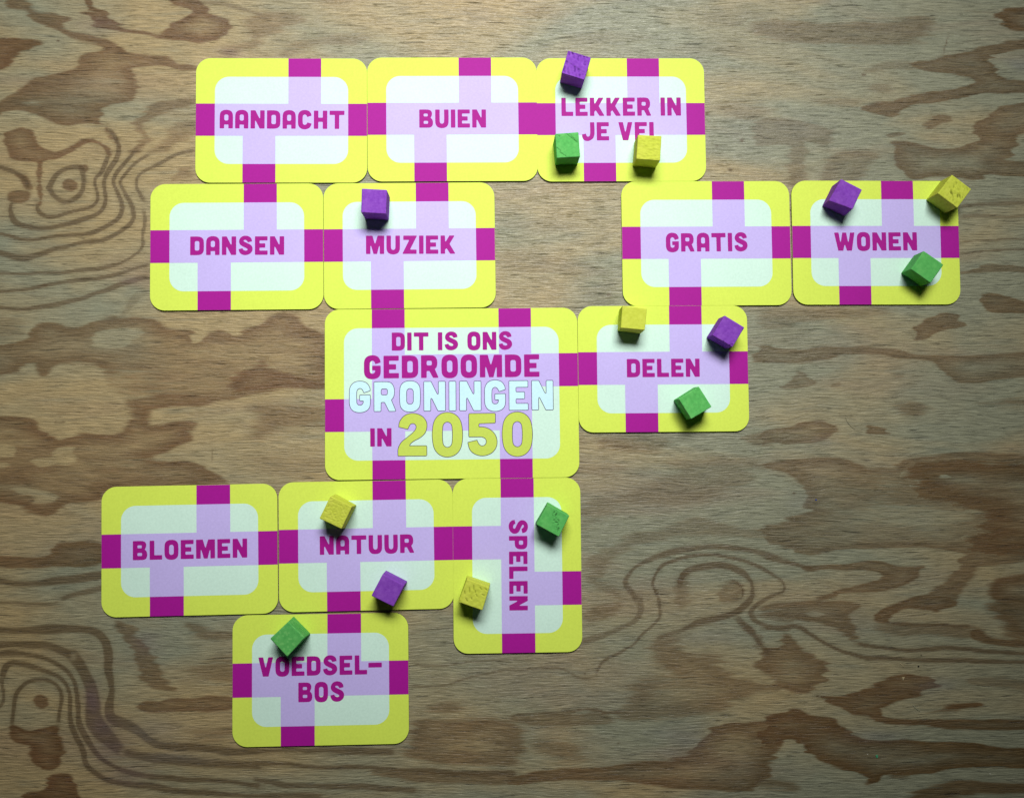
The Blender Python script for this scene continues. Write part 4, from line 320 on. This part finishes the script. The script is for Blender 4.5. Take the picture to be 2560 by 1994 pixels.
poly(('S', .76), raw(998,369,297,(1215,152),(1204,108,s_),(1170,75,s_),(1110,61,s_),(1052,76,s_),(1014,118,s_),(1008,170,s_),(1035,213,s_),(1085,243,s_),(1132,266,s_),(1142,285,s_),(1125,299,s_),(1095,297,s_),(1074,284,s_),(1062,262),(999,276),(1012,322,s_),(1050,360,s_),(1112,372,s_),(1178,352,s_),(1217,308,s_),(1222,255,s_),(1195,210,s_),(1140,180,s_),(1090,155,s_),(1080,140,s_),(1094,130,s_),(1120,132,s_),(1150,167)))
poly(('2', .70), raw(430,580,535,(432,580),(434,485,s_),(475,405,s_),(560,335,s_),(640,265,s_),(664,215,s_),(650,180,s_),(620,169,s_),(590,180,s_),(570,215,s_),(556,241),(440,213),(455,140,s_),(520,65,s_),(622,39,s_),(728,68,s_),(790,135,s_),(802,205,s_),(780,285,s_),(720,345,s_),(640,388,s_),(592,425,s_),(580,450),(800,450),(800,580)))
poly(('5', .705), raw(1323,578,535,(1337,44),(1680,42),(1680,168),(1465,174),(1468,214),(1535,218,s_),(1610,248,s_),(1675,315,s_),(1699,400,s_),(1682,485,s_),(1620,552,s_),(1518,582,s_),(1420,562,s_),(1352,505,s_),(1323,410),(1443,382),(1458,418,s_),(1480,445,s_),(1512,456,s_),(1548,438,s_),(1560,400,s_),(1545,362,s_),(1500,343,s_),(1440,342,s_),(1337,342)))
poly(('0', .715), ([(0,.38),(0,.62),(.05,.84),(.175,.98),(.357,1.03),(.54,.98),(.665,.84),(.715,.62),(.715,.38),(.665,.16),(.54,.02),(.357,-.03),(.175,.02),(.05,.16)], [F]*14), ('h', catmull([(.243,.37),(.243,.63),(.27,.75),(.357,.80),(.445,.75),(.472,.63),(.472,.37),(.445,.25),(.357,.20),(.27,.25)], [F]*10)))
def glyph(ch, inset=0.0):
    wd, conts, fr = GL[ch]; res = []
    for c in conts:
        if c[0] == 'h':
            q = [p[0] if isinstance(p, tuple) else p for p in c[1]]
        else: q = fillet(catmull(*c), fr)
        q = np.array(q)
        keep = np.hypot(*(q - np.roll(q, 1, 0)).T) > 1e-4; q = q[keep]
        if inset:
            a = np.roll(q, 1, 0); b = np.roll(q, -1, 0); t = b - a; t /= np.hypot(*t.T)[:, None] + 1e-12
            n = np.stack([-t[:, 1], t[:, 0]], 1); area_ = .5 * np.sum(q[:, 0] * np.roll(q[:, 1], -1) - np.roll(q[:, 0], -1) * q[:, 1])
            sgn = 1 if area_ > 0 else -1
            if c[0] == 'h': sgn = -sgn
            q = q + n * sgn * inset
        res.append(q)
    return wd, res
def fill_mesh(name, contours, z):
    """planar, even-odd filled mesh from closed contours (world-unit coordinates)"""
    cu = bpy.data.curves.new(name, 'CURVE'); cu.dimensions = '2D'; cu.fill_mode = 'BOTH'
    for q in contours:
        sp = cu.splines.new('POLY'); sp.points.add(len(q) - 1); K = 1000.0
        for i, p in enumerate(q): sp.points[i].co = (p[0] * K, p[1] * K, 0, 1)
        sp.use_cyclic_u = True
    ob = bpy.data.objects.new('tmp', cu); C.objects.link(ob); dg = bpy.context.evaluated_depsgraph_get()
    me = bpy.data.meshes.new_from_object(ob.evaluated_get(dg)); bpy.data.objects.remove(ob); bpy.data.curves.remove(cu)
    me.name = name; me.materials.clear()
    for v in me.vertices: v.co = (v.co.x / 1000.0, v.co.y / 1000.0, z)
    me.update()
    if me.polygons and sum(p.normal.z for p in me.polygons) < 0: me.flip_normals()
    return me
def text_contours(txt, x0, y0, x1, y1, h, inset=0.0, gap=.125, space=.40):
    tot = 0; items = []
    for i, ch in enumerate(txt):
        if ch == ' ': tot += space; continue
        wd = GL[ch][0]; items.append((ch, tot)); tot += wd + gap * (.55 if ch in 'TL' and txt[i+1:i+2] in ('T', 'A', '-') else 1)
    tot -= gap; bx = np.array((x1 - x0, y1 - y0)); L = np.hypot(*bx); ux = bx / L; uy = np.array((-ux[1], ux[0])); kx = L / tot; out = []
    for ch, ox in items:
        for q in glyph(ch, inset / h)[1]:
            out.append((np.array((x0, y0)) + np.outer((q[:, 0] + ox) * kx, ux) + np.outer(q[:, 1] * h, uy)) * 1e-3)
    return out

# ------------------------------------------------------------------ cards
T = 0.0009                                     # board thickness
def board_mesh(W, H, r, z0=0.00005):
    top = rrect(-W/2, -H/2, W/2, H/2, r, 10); n = len(top); b = .00008
    inn = rrect(-W/2 + b, -H/2 + b, W/2 - b, H/2 - b, r - b, 10)
    v = [(p[0], p[1], z0) for p in top] + [(p[0], p[1], T - b) for p in top] + [(p[0], p[1], T) for p in inn]
    f = [list(range(2*n, 3*n)), list(range(n))[::-1]]
    for i in range(n):
        j = (i + 1) % n; f.append((i, j, n + j, n + i)); f.append((n + i, n + j, 2*n + j, 2*n + i))
    me = bpy.data.meshes.new('board'); me.from_pydata(v, [], f); me.update(); return me
def quad(name, x0, y0, x1, y1, z):
    me = bpy.data.meshes.new(name); me.from_pydata([(x0, y0, z), (x1, y0, z), (x1, y1, z), (x0, y1, z)], [], [(0, 1, 2, 3)]); me.update(); return me
def band_mesh(rects, z):
    """union of axis-aligned rectangles as one sheet, cut on a common grid so nothing overlaps"""
    xs = sorted({a for r in rects for a in (r[0], r[2])}); ys = sorted({a for r in rects for a in (r[1], r[3])}); v = []; f = []; vi = {}
    def V(x, y):
        if (x, y) not in vi: vi[(x, y)] = len(v); v.append((x, y, z))
        return vi[(x, y)]
    for i in range(len(xs) - 1):
        for j in range(len(ys) - 1):
            mx, my = (xs[i] + xs[i+1]) / 2, (ys[j] + ys[j+1]) / 2
            if any(r[0] < mx < r[2] and r[1] < my < r[3] for r in rects):
                f.append((V(xs[i], ys[j]), V(xs[i+1], ys[j]), V(xs[i+1], ys[j+1]), V(xs[i], ys[j+1])))
    me = bpy.data.meshes.new('lavender_band'); me.from_pydata(v, [], f); me.update(); return me
INS = 0.01008
Z1, Z2, Z3, Z4 = T + .00002, T + .00004, T + .00007, T + .00009
def make_card(name, pose, W, H, tops, bots, left, right, lines, label, group, lift=0.0):
    root = empty(name, (pose[0], pose[1], lift), pose[2]); tag(root, label, 'card', group)
    rn = random.Random(label); root.rotation_euler.x = math.radians(rn.uniform(-.10, .10)); root.rotation_euler.y = math.radians(rn.uniform(-.10, .10)); root.location.z += .00010
    link('board', board_mesh(W - .00024, H - .00024, .0077), M['yellow_print'], root)
    e = .00019
    ix0, ix1, iy0, iy1 = -W/2 + INS, W/2 - INS, -H/2 + INS, H/2 - INS
    link('panel', fill_mesh('panel', [rrect(ix0, iy0, ix1, iy1, .0074, 10)], Z1), M['mint_print'], root)
    for a, b in tops: link('magenta_tab', quad('magenta_tab', a, iy1, b, H/2 - e, Z1), M['magenta_print'], root)
    for a, b in bots: link('magenta_tab', quad('magenta_tab', a, -H/2 + e, b, iy0, Z1), M['magenta_print'], root)
    link('magenta_tab', quad('magenta_tab', -W/2 + e, left[0], ix0, left[1], Z1), M['magenta_print'], root)
    link('magenta_tab', quad('magenta_tab', ix1, right[0], W/2 - e, right[1], Z1), M['magenta_print'], root)
    if len(tops) == 1:
        rects = [(ix0, left[0], ix1, left[1]), (tops[0][0], left[1], tops[0][1], iy1), (bots[0][0], iy0, bots[0][1], left[0])]
    else:
        rects = [(tops[0][0], iy0, tops[0][1], iy1), (tops[1][0], iy0, tops[1][1], iy1), (ix0, left[0], tops[0][0], left[1]),
                 (tops[0][1], left[0], tops[1][0], right[1]), (tops[1][1], right[0], ix1, right[1])]
    link('lavender_band', band_mesh(rects, Z2), M['lavender_print'], root)
    for L in lines:
        txt, x0, y0, x1, y1, h = L[:6]; style = L[6] if len(L) > 6 else 0
        if style == 0:
            link('lettering', fill_mesh('lettering', text_contours(txt, x0, y0, x1, y1, h), Z3), M['letter_print'], root)
        else:
            o = link('lettering', fill_mesh('lettering', text_contours(txt, x0, y0, x1, y1, h, -.15), Z3), M['line_print'], root)
            tag(o, 'dark outline of the big word' if style == 1 else 'dark outline of the year number')
            o = link('lettering', fill_mesh('lettering', text_contours(txt, x0, y0, x1, y1, h, .15), Z4), M['cyan_print' if style == 1 else 'numeral_print'], root)
            tag(o, 'pale blue letter fill' if style == 1 else 'yellow numeral fill')
    return root
CARDS = {"AANDACHT":[[-0.1098,0.16751,0.00796],[["AANDACHT",-32.32,-4.347,32.944,-4.619,9.734]]],"BUIEN":[[-0.01992,0.16895,0.01169],[["BUIEN",-17.545,-4.548,17.737,-4.591,9.742]]],"LEKKER":[[0.06969,0.16956,0.01088],[["LEKKER IN",-31.776,1.92,32.052,2.074,9.844],["JE VEL",-21.044,-11.282,21.209,-11.177,9.825]]],"DANSEN":[[-0.13216,0.10031,0.01297],[["DANSEN",-24.215,-4.303,24.499,-4.434,9.744]]],"MUZIEK":[[-0.04221,0.10148,0.01431],[["MUZIEK",-22.835,-4.387,23.831,-4.659,9.697]]],"GRATIS":[[0.11463,0.10354,0.00942],[["GRATIS",-21.558,-4.519,21.879,-4.399,9.834]]],"WONEN":[[0.2054,0.10441,0.00577],[["WONEN",-22.384,-4.436,22.127,-4.253,9.737]]],"DELEN":[[0.09118,0.03691,0.00841],[["DELEN",-19.281,-4.398,19.165,-4.412,9.598]]],"BLOEMEN":[[-0.15398,-0.05698,0.01933],[["BLOEMEN",-28.924,-4.431,29.303,-4.354,9.709]]],"NATUUR":[[-0.0637,-0.05487,0.01738],[["NATUUR",-23.86,-4.267,24.806,-4.192,9.529]]],"VOEDSEL":[[-0.08642,-0.12292,0.01253],[["VOEDSEL-",-31.719,2.066,31.456,2.242,9.721],["BOS",-11.385,-11.179,11.931,-11.182,9.845]]],"SPELEN":[[0.01435,-0.06519,-1.56097],[["SPELEN",-23.436,-4.191,23.137,-4.349,9.56]]]}
LAB = {
 'AANDACHT': 'word card reading AANDACHT, top left of the layout',
 'BUIEN': 'word card reading BUIEN in the middle of the top row',
 'LEKKER': 'word card reading LEKKER IN JE VEL with three cubes on it',
 'DANSEN': 'word card reading DANSEN below the AANDACHT card',
 'MUZIEK': 'word card reading MUZIEK with one purple cube on it',
 'GRATIS': 'word card reading GRATIS with no cube on it, left of WONEN',
 'WONEN': 'word card reading WONEN at the far right with three cubes',
 'DELEN': 'word card reading DELEN to the right of the large title card',
 'BLOEMEN': 'word card reading BLOEMEN at the far left, slightly turned',
 'NATUUR': 'word card reading NATUUR between the BLOEMEN and SPELEN cards',
 'VOEDSEL': 'word card reading VOEDSEL-BOS, lowest in the layout',
 'SPELEN': 'upright word card reading SPELEN sideways below the title card',
}
Wc, Hc = 0.0900, 0.06669
A1, A2, B1, B2, C1, C2 = 0.00348, 0.02071, -0.02033, -0.00313, 0.00890, -0.00832
for i, (k, (pose, lines)) in enumerate(CARDS.items()):
    make_card('word_card', pose, Wc, Hc, [(A1, A2)], [(B1, B2)], (C2, C1), (C2, C1), lines, LAB[k], 'word cards laid edge to edge', lift=i * .000012)
mp, ml = [[-0.01971,0.0238,0.01134],[["DIT IS ONS",-31.193,22.607,31.64,22.563,9.416,0],["GEDROOMDE",-45.696,8.137,45.793,8.2,11.795,0],["GRONINGEN",-53.329,-9.056,52.818,-9.193,15.428,1],["IN",-42.608,-27.241,-31.56,-27.246,9.484,0],["2050",-28.364,-32.349,41.575,-32.643,21.934,2]]]
make_card('title_card', mp, 0.13229, 0.08906, [(-.04155, -.02444), (.02465, .04166)], [(-.04155, -.02444), (.02465, .04166)],
          (-.01947, -.00247), (.00317, .02048), ml, 'large title card reading DIT IS ONS GEDROOMDE GRONINGEN IN 2050', None, lift=.00016)

# ------------------------------------------------------------------ painted wooden cubes
def paint(name, col, dark, edge, rough=.5):
    s = NT(name); v = s.coords((1, 1, 1)); n1 = s.noise(v, 700, 4, .6); n2 = s.noise(v, 160, 3)
    oi = s.n('ShaderNodeObjectInfo')
    c = s.mix(s.rng(n1, .22, .80, 0, 1), (*dark, 1), (*col, 1)); c = s.mix(s.rng(n2, .5, .72, 0, .35), c, (*edge, 1))
    g = s.n('ShaderNodeNewGeometry'); c = s.mix(s.rng(g.outputs['Pointiness'], .515, .60, 0, .45), c, (*edge, 1))
    c = s.mix(s.rng(s.attr('pit'), .15, .9, 0, .8), c, (*[q * .28 for q in dark], 1))
    c = s.mix(1.0, c, s.rng(oi.outputs['Random'], 0, 1, .94, 1.06), 'MULTIPLY')
    s.l(c, s.b.inputs['Base Color']); s.b.inputs['Roughness'].default_value = .85; s.b.inputs['Specular IOR Level'].default_value = .08
    b = s.n('ShaderNodeBump'); b.inputs['Strength'].default_value = .7; b.inputs['Distance'].default_value = .0001
    s.l(n1, b.inputs['Height']); s.l(b.outputs[0], s.b.inputs['Normal']); return s.m
PM = {'purple': paint('purple_paint', (0.255, 0.08, 0.50), (0.17, 0.036, 0.38), (0.36, 0.14, 0.60)),
      'green': paint('green_paint', (0.125, 0.50, 0.125), (0.075, 0.37, 0.085), (0.21, 0.58, 0.17)),
      'yellow': paint('yellow_paint', (0.58, 0.65, 0.085), (0.46, 0.52, 0.05), (0.66, 0.67, 0.12))}
def fb(x, y, z, o=3):
    s, a = 0.0, 1.0
    for _ in range(o): s += a * noise.noise(Vector((x, y, z))); x *= 2.1; y *= 2.1; z *= 2.1; a *= .5
    return s
def segd(u, v, a, b):
    vx, vy = b[0] - a[0], b[1] - a[1]; L = vx*vx + vy*vy; t = max(0, min(1, ((u-a[0])*vx + (v-a[1])*vy) / L)); return math.hypot(u-a[0]-t*vx, v-a[1]-t*vy), t
def style(i, u, v, top):
    """height (mm) and pit mask of cube i at face position u, v (0..1, v down the picture)"""
    sd = i * 7.3
    h = .035 * fb(u*7 + sd, v*7, 1.5); pit = 0.0
    if not top: return h, 0.0
    if i == 0:      # saw marks with a smooth strip across
        st = v + .0 - (.30 + .28*u)
        inside_ = abs(st) < .13
        if not inside_:
            g = math.sin((u*.93 - v*.42) * 42 + 2*fb(u*3, v*3, sd)); r = fb(u*9, v*4 + 2, sd)
            d = max(0, g * .5 + r) * .9; h -= .9 * d + .2; pit = min(.55, .8 * d)
    elif i == 1:
        h += .12 * fb(u*14, v*14, sd); pit = max(0, fb(u*8, v*8, 9) - .45) * .3
        for a, b, wd, dp in (((.47,.02),(.88,.38),.018,.5),((.62,.05),(1.0,.50),.012,.4),((.12,.74),(.45,.98),.016,.45),((.02,.55),(.2,.72),.02,.25),((.05,.02),(.2,.13),.015,.25)):
            d, t = segd(u, v + .012*fb(u*30, v*30, 2), a, b); m = max(0, 1 - d / wd); h -= dp * m; pit = max(pit, min(1, m * 1.6))
    elif i == 2: h += .22 * fb(u*5 + v*4, v*14 - u*5, sd)
    elif i == 3: h *= .4
    elif i == 4:    # a crease runs down the face
        e = (u - (.03 + .0)) - v * .78
        h += .06 * fb(u*12, v*12, sd); pit = max(0, fb(u*11, v*11, 4) - .25) * .7
    elif i == 5:
        m = max(0, 1 - math.hypot(u-.55, v-.5) / .62); n_ = fb((u*.7+v*.72)*5 + sd, (u*.72-v*.7)*16, sd); h += .42 * n_ * (.35 + m); pit = min(1, max(0, -n_ - .12) * (m + .15) * 2.2)
    elif i == 6: h *= .45
    elif i == 7: h += .05 * fb(u*10, v*10, sd)
    elif i == 8:
        h += .07 * fb(u*12, v*12, sd)
        for a, b, wd, dp in (((.93,.07),(.99,.16),.02,.4),((.52,.97),(.56,1.0),.03,.5),((.95,.9),(.85,.98),.05,.35)):
            d, t = segd(u, v, a, b); m = max(0, 1 - d / wd); h -= dp * m; pit = max(pit, m * .8)
    elif i == 9: n_ = fb((u*.8+v*.5)*4, (v*.8-u*.5)*17, sd); h += .24 * n_
    elif i == 10: n_ = fb(u*13, v*15, sd); h += .24 * n_; pit = min(1, max(0, -n_ - .3))
    elif i == 13:
        n_ = fb(u*9 + 3, v*7, sd); h += .12 * n_
        for a, b in (((.35,.15),(.42,.32)),((.62,.14),(.72,.2)),((.22,.3),(.3,.48)),((.85,.12),(.95,.14)),((.8,.38),(.9,.4)),((.55,.45),(.63,.52)),((.08,.5),(.14,.6)),((.22,.75),(.33,.85)),((.42,.66),(.48,.72)),((.48,.33),(.52,.4)),((.03,.93),(.05,.95))):
            d, t = segd(u, v, a, b); m = max(0, 1 - d / .03); h -= .5 * m; pit = max(pit, m)
    elif i == 14:
        n_ = fb(u*17, v*17, sd); m = max(0, 1 - segd(u, v, (.45,.2), (.8,.75))[0] / .2); h += .05 * fb(u*8, v*8, 3) - .50 * m * max(0, -n_ + .1); pit = min(1, max(0, -n_ - .0) * m * 3.2)
    return h, pit
def cube_mesh(i, rel, s, R=.075, n=34):
    t = [-1, -.985, -.965, -.94] + list(np.linspace(-.90, .90, n)) + [.94, .965, .985, 1]; N = len(t)
    # rel: top a b c d then base a b c d (mm), clockwise from the upper left of the picture
    Tn = [np.array((*p, s * 1e3)) for p in rel[:4]]; Bn = [np.array((*p, 0.0)) for p in rel[4:]]
    v = []; f = []; pits = []
    faces = [(0, 1, 2), (0, 1, -2), (1, 2, 0), (1, 2, -10), (0, 2, 1), (0, 2, -1)]
    ax = [((1,0,0),(0,1,0),(0,0,1)), ((1,0,0),(0,-1,0),(0,0,-1)), ((0,1,0),(0,0,1),(1,0,0)), ((0,-1,0),(0,0,1),(-1,0,0)), ((-1,0,0),(0,0,1),(0,1,0)), ((1,0,0),(0,0,1),(0,-1,0))]
    Rr = R if i not in (6, 12) else .085
    for fi, (U, Vv, Nn) in enumerate(ax):
        U, Vv, Nn = map(np.array, (U, Vv, Nn)); b0 = len(v)
        for a in t:
            for b in t:
                p = U * a + Vv * b + Nn * 1.0
                q = np.clip(p, -1 + Rr, 1 - Rr); d = p - q; L = np.linalg.norm(d); dn = d / L; p2 = q + dn * Rr
                x, y, z = (p2 + 1) / 2
                nz = Nn if L <= Rr * 1.0001 else dn
                u_, v_ = (x, 1 - y) if fi < 2 else ((a + 1) / 2, (b + 1) / 2)
                edge = min(1, (1 - max(abs(a), abs(b))) / .12)
                h, pit = style(i, u_, v_, fi == 0)
                if fi == 1: h = 0
                if fi > 1 and z < .06: h *= max(0, z) / .06
                wob = .05 * fb(x*2.5 + i*3, y*2.5, z*2.5, 2)
                top = (Tn[0]*(1-x) + Tn[1]*x)*y + (Tn[3]*(1-x) + Tn[2]*x)*(1-y); bot = (Bn[0]*(1-x) + Bn[1]*x)*y + (Bn[3]*(1-x) + Bn[2]*x)*(1-y)
                P = bot + (top - bot) * z
                P = P + nz * (h * (edge if i != 8 else max(edge, .6)) + (wob if fi not in (1,) else 0))
                if i == 4:      # its top is two planes meeting in a crease
                    ee = x - .03 - (1 - y) * .78; P[2] -= z * (max(0, -ee) * 2.9 + max(0, ee) * .45)
                P[2] = max(P[2], 0.0)
                v.append(tuple(P * 1e-3)); pits.append(pit)
        for a in range(N - 1):
            for b in range(N - 1): f.append((b0 + a*N + b, b0 + (a+1)*N + b, b0 + (a+1)*N + b + 1, b0 + a*N + b + 1))
    me = bpy.data.meshes.new('wooden_cube'); me.from_pydata(v, [], f)
    at = me.attributes.new('pit', 'FLOAT', 'POINT'); at.data.foreach_set('value', np.array(pits, np.float32))
    me.polygons.foreach_set('use_smooth', [True] * len(f)); me.update()
    import bmesh
    bm = bmesh.new(); bm.from_mesh(me); bmesh.ops.remove_doubles(bm, verts=bm.verts, dist=2e-6); bmesh.ops.recalc_face_normals(bm, faces=bm.faces); bm.to_mesh(me); bm.free()
    return me
CUBES = [["purple",0.04458,0.19339,0.01234,[[-4.17,7.75],[7.72,4.14],[4.16,-7.64],[-7.62,-4.11],[-4.16,7.71],[7.7,4.14],[3.97,-7.69],[-7.6,-4.29]]],["green",0.03995,0.15116,0.01244,[[-6.42,6.1],[5.68,7.07],[6.48,-5.86],[-5.6,-6.65],[-6.64,5.29],[5.72,6.83],[6.37,-6.07],[-5.58,-6.7]]],["yellow",0.08216,0.15036,0.01266,[[-5.76,6.65],[6.55,6.07],[5.68,-6.89],[-6.7,-6.04],[-5.62,7.21],[6.68,5.95],[5.79,-6.89],[-6.64,-6.06]]],["purple",-0.05926,0.12128,0.01263,[[-6.36,6.61],[6.58,6.02],[6.07,-6.5],[-6.59,-5.82],[-6.19,6.58],[6.65,5.85],[6.13,-6.63],[-6.28,-6.11]]],["purple",0.18507,0.12661,0.01235,[[-2.78,8.19],[8.27,2.73],[2.87,-7.91],[-8.58,-2.61],[-2.84,8.06],[8.26,2.78],[3.13,-8.4],[-8.34,-2.84]]],["yellow",0.24174,0.12875,0.01263,[[-1.21,8.66],[8.86,1.1],[1.16,-8.92],[-9.08,-1.28],[-0.53,9.32],[8.87,1.07],[0.89,-8.67],[-8.96,-1.29]]],["green",0.22684,0.08916,0.01211,[[-1.89,8.36],[8.56,1.13],[1.43,-8.57],[-8.84,-1.35],[-1.06,8.68],[8.51,1.27],[1.71,-8.33],[-8.42,-1.19]]],["yellow",0.07369,0.0618,0.01206,[[-5.73,6.6],[6.94,5.0],[5.68,-6.13],[-6.74,-5.06],[-5.69,6.22],[6.74,5.22],[5.51,-6.69],[-6.7,-5.16]]],["purple",0.12249,0.05528,0.01204,[[-1.9,8.16],[8.4,1.99],[2.08,-8.15],[-8.22,-2.21],[-1.92,8.34],[8.33,1.99],[1.75,-8.08],[-8.52,-2.04]]],["green",0.10492,0.01849,0.01238,[[1.89,8.39],[8.53,-2.01],[-2.12,-8.36],[-8.55,1.94],[2.29,8.7],[8.53,-2.01],[-1.97,-8.53],[-8.61,1.88]]],["yellow",-0.07722,-0.03694,0.01262,[[-2.86,8.28],[8.07,3.02],[2.79,-8.1],[-8.32,-2.91],[-2.45,8.77],[8.5,2.83],[2.65,-9.06],[-8.4,-2.84]]],["purple",-0.05088,-0.0758,0.0123,[[-2.84,8.1],[8.14,2.57],[2.7,-8.08],[-8.39,-2.63],[-2.56,8.28],[8.59,2.61],[2.69,-8.19],[-8.33,-2.65]]],["green",-0.10064,-0.09949,0.01238,[[0.12,8.41],[8.47,0.55],[-0.17,-8.93],[-8.81,0.09],[0.26,8.74],[8.99,-0.1],[-0.09,-8.84],[-8.77,0.07]]],["yellow",-0.00766,-0.07809,0.01237,[[-3.71,7.85],[7.62,3.55],[4.06,-7.85],[-8.1,-3.61],[-3.87,7.79],[8.08,3.84],[3.92,-7.88],[-8.0,-3.7]]],["green",0.03214,-0.04102,0.01228,[[-2.98,7.94],[8.29,2.3],[2.88,-8.36],[-8.57,-2.09],[-2.15,8.45],[8.31,2.38],[2.67,-8.35],[-8.45,-2.28]]]]
CL = ['purple cube with saw marks, over the top edge of the LEKKER card', 'green cracked cube on the lower left of the LEKKER card',
 'yellow cube covering the end of VEL on the LEKKER card', 'smooth purple cube above the word MUZIEK',
 'purple cube with a creased top on the upper left of the WONEN card', 'rough yellow cube on the top right corner of the WONEN card',
 'green cube below the word WONEN', 'yellow cube on the top edge of the DELEN card', 'purple cube with chipped edges, top right of the DELEN card',
 'green cube below the word DELEN', 'yellow rough-topped cube above the word NATUUR', 'purple cube on the lower edge of the NATUUR card',
 'smooth green cube above the word VOEDSEL', 'pitted yellow cube on the left edge of the SPELEN card', 'green cube on the upper right of the SPELEN card']
for i, (col, x, y, s, rel) in enumerate(CUBES):
    o = link('wooden_cube', cube_mesh(i, rel, s), PM[col], None, (x, y, T + .00028)); tag(o, CL[i], 'cube', 'painted wooden cubes placed on the cards')

# ------------------------------------------------------------------ crumbs on the table
def simple(name, col, rough=.6):
    return flat_mat(name, col, rough)
def shard(name, pts, h, mat, loc, label, cat, group=None):
    n = len(pts); cx = sum(p[0] for p in pts) / n; cy = sum(p[1] for p in pts) / n
    v = [(p[0]*1e-3, p[1]*1e-3, .00002) for p in pts] + [((p[0]*.8 + cx*.2)*1e-3, (p[1]*.8 + cy*.2)*1e-3, h*1e-3) for p in pts] + [(cx*1e-3, cy*1e-3, h*1.2e-3)]
    f = [tuple(range(n))[::-1]] + [(i, (i+1) % n, n + (i+1) % n, n + i) for i in range(n)] + [(n + i, n + (i+1) % n, 2*n) for i in range(n)]
    me = bpy.data.meshes.new(name); me.from_pydata(v, [], f); me.update(); o = link(name, me, mat, None, loc); return tag(o, label, cat, group)
wood_l = simple('pale_splinter_wood', (.40, .33, .19)); blk = simple('black_crumb', (.008, .008, .008)); wht = simple('white_crumb', (.62, .60, .52))
shard('paint_chip', [(-.7,.5),(-.2,.75),(.5,.8),(.75,.3),(.5,-.6),(0,-1.1),(-.5,-.6)], .3, simple('green_chip', (.06,.30,.15)), (.2012,-.1645,0), 'tiny green paint chip on the dark grain at lower right', 'paint chip')
shard('paint_speck', [(-.35,.3),(.3,.35),(.4,-.2),(0,-.45),(-.4,-.15)], .3, simple('blue_speck', (.01,.05,.35)), (.1714,-.0319,0), 'blue paint speck on the bare wood right of centre', 'paint speck')
shard('wood_splinter', [(-1.3,1.1),(-.9,1.2),(.1,.1),(1.2,-.8),(1.3,-1.1),(.9,-.95),(-.1,-.2)], .2, wood_l, (.2156,-.1180,0), 'slim pale splinter left of two black crumbs', 'splinter')
shard('wood_splinter', [(-.7,.6),(.7,.8),(.5,.2),(-.2,-1.2),(-.5,-.8)], .35, wood_l, (.2159,-.1247,0), 'pale wedge-shaped splinter on a dark brown patch', 'splinter')
shard('wood_splinter', [(-2.0,1.6),(-1.4,1.5),(-.3,.1),(2.0,-1.5),(1.9,-1.9),(-.2,-.6),(-1.3,.5)], .3, simple('grey_splinter_wood', (.25,.25,.17)), (.2225,-.1400,0), 'long curved greenish splinter in the lower right', 'splinter')
def crumb(mat, x, y, r, label, cat='crumb'):
    rnd = random.Random(int(x * 1e5)); pts = [(r * rnd.uniform(.7, 1.1) * math.cos(a), r * rnd.uniform(.7, 1.1) * math.sin(a)) for a in [k * math.pi / 3.5 for k in range(7)]]
    return shard('crumb', pts, r * .8, mat, (x, y, 0), label, cat)
crumb(blk, .2256, -.1128, .32, 'small black crumb between two dark growth rings'); crumb(blk, .2241, -.1186, .50, 'larger black crumb just above the wedge-shaped splinter')
crumb(wht, .1964, -.1634, .28, 'white crumb beside the green paint chip'); crumb(wht, .2606, -.1740, .35, 'white crumb near the lower right corner')
def hair():
    pts = [(.1879,.0112),(.1884,.0094),(.1895,.0078),(.1910,.0062),(.1928,.0050)]; cu = []
    for k in range(len(pts) - 1):
        for t in (0, .5): cu.append((pts[k][0]*(1-t) + pts[k+1][0]*t, pts[k][1]*(1-t) + pts[k+1][1]*t))
    cu.append(pts[-1]); v = []; f = []; w_ = .00009; ox, oy = .190, .008
    for k, p in enumerate(cu):
        a = cu[max(0, k-1)]; b = cu[min(len(cu)-1, k+1)]; d = math.hypot(b[0]-a[0], b[1]-a[1]); nx, ny = -(b[1]-a[1])/d*w_, (b[0]-a[0])/d*w_
        v += [(p[0]-nx-ox, p[1]-ny-oy, .00003), (p[0]-ox, p[1]-oy, .00018), (p[0]+nx-ox, p[1]+ny-oy, .00003)]
        if k: j = 3*k; f += [(j-3, j-2, j+1, j), (j-2, j-1, j+2, j+1), (j-1, j-3, j, j+2)]
    me = bpy.data.meshes.new('hair'); me.from_pydata(v, [], f); me.update()
    tag(link('hair', me, blk, None, (ox, oy, 0)), 'short dark hair lying on the wood right of the DELEN card', 'hair')
hair()
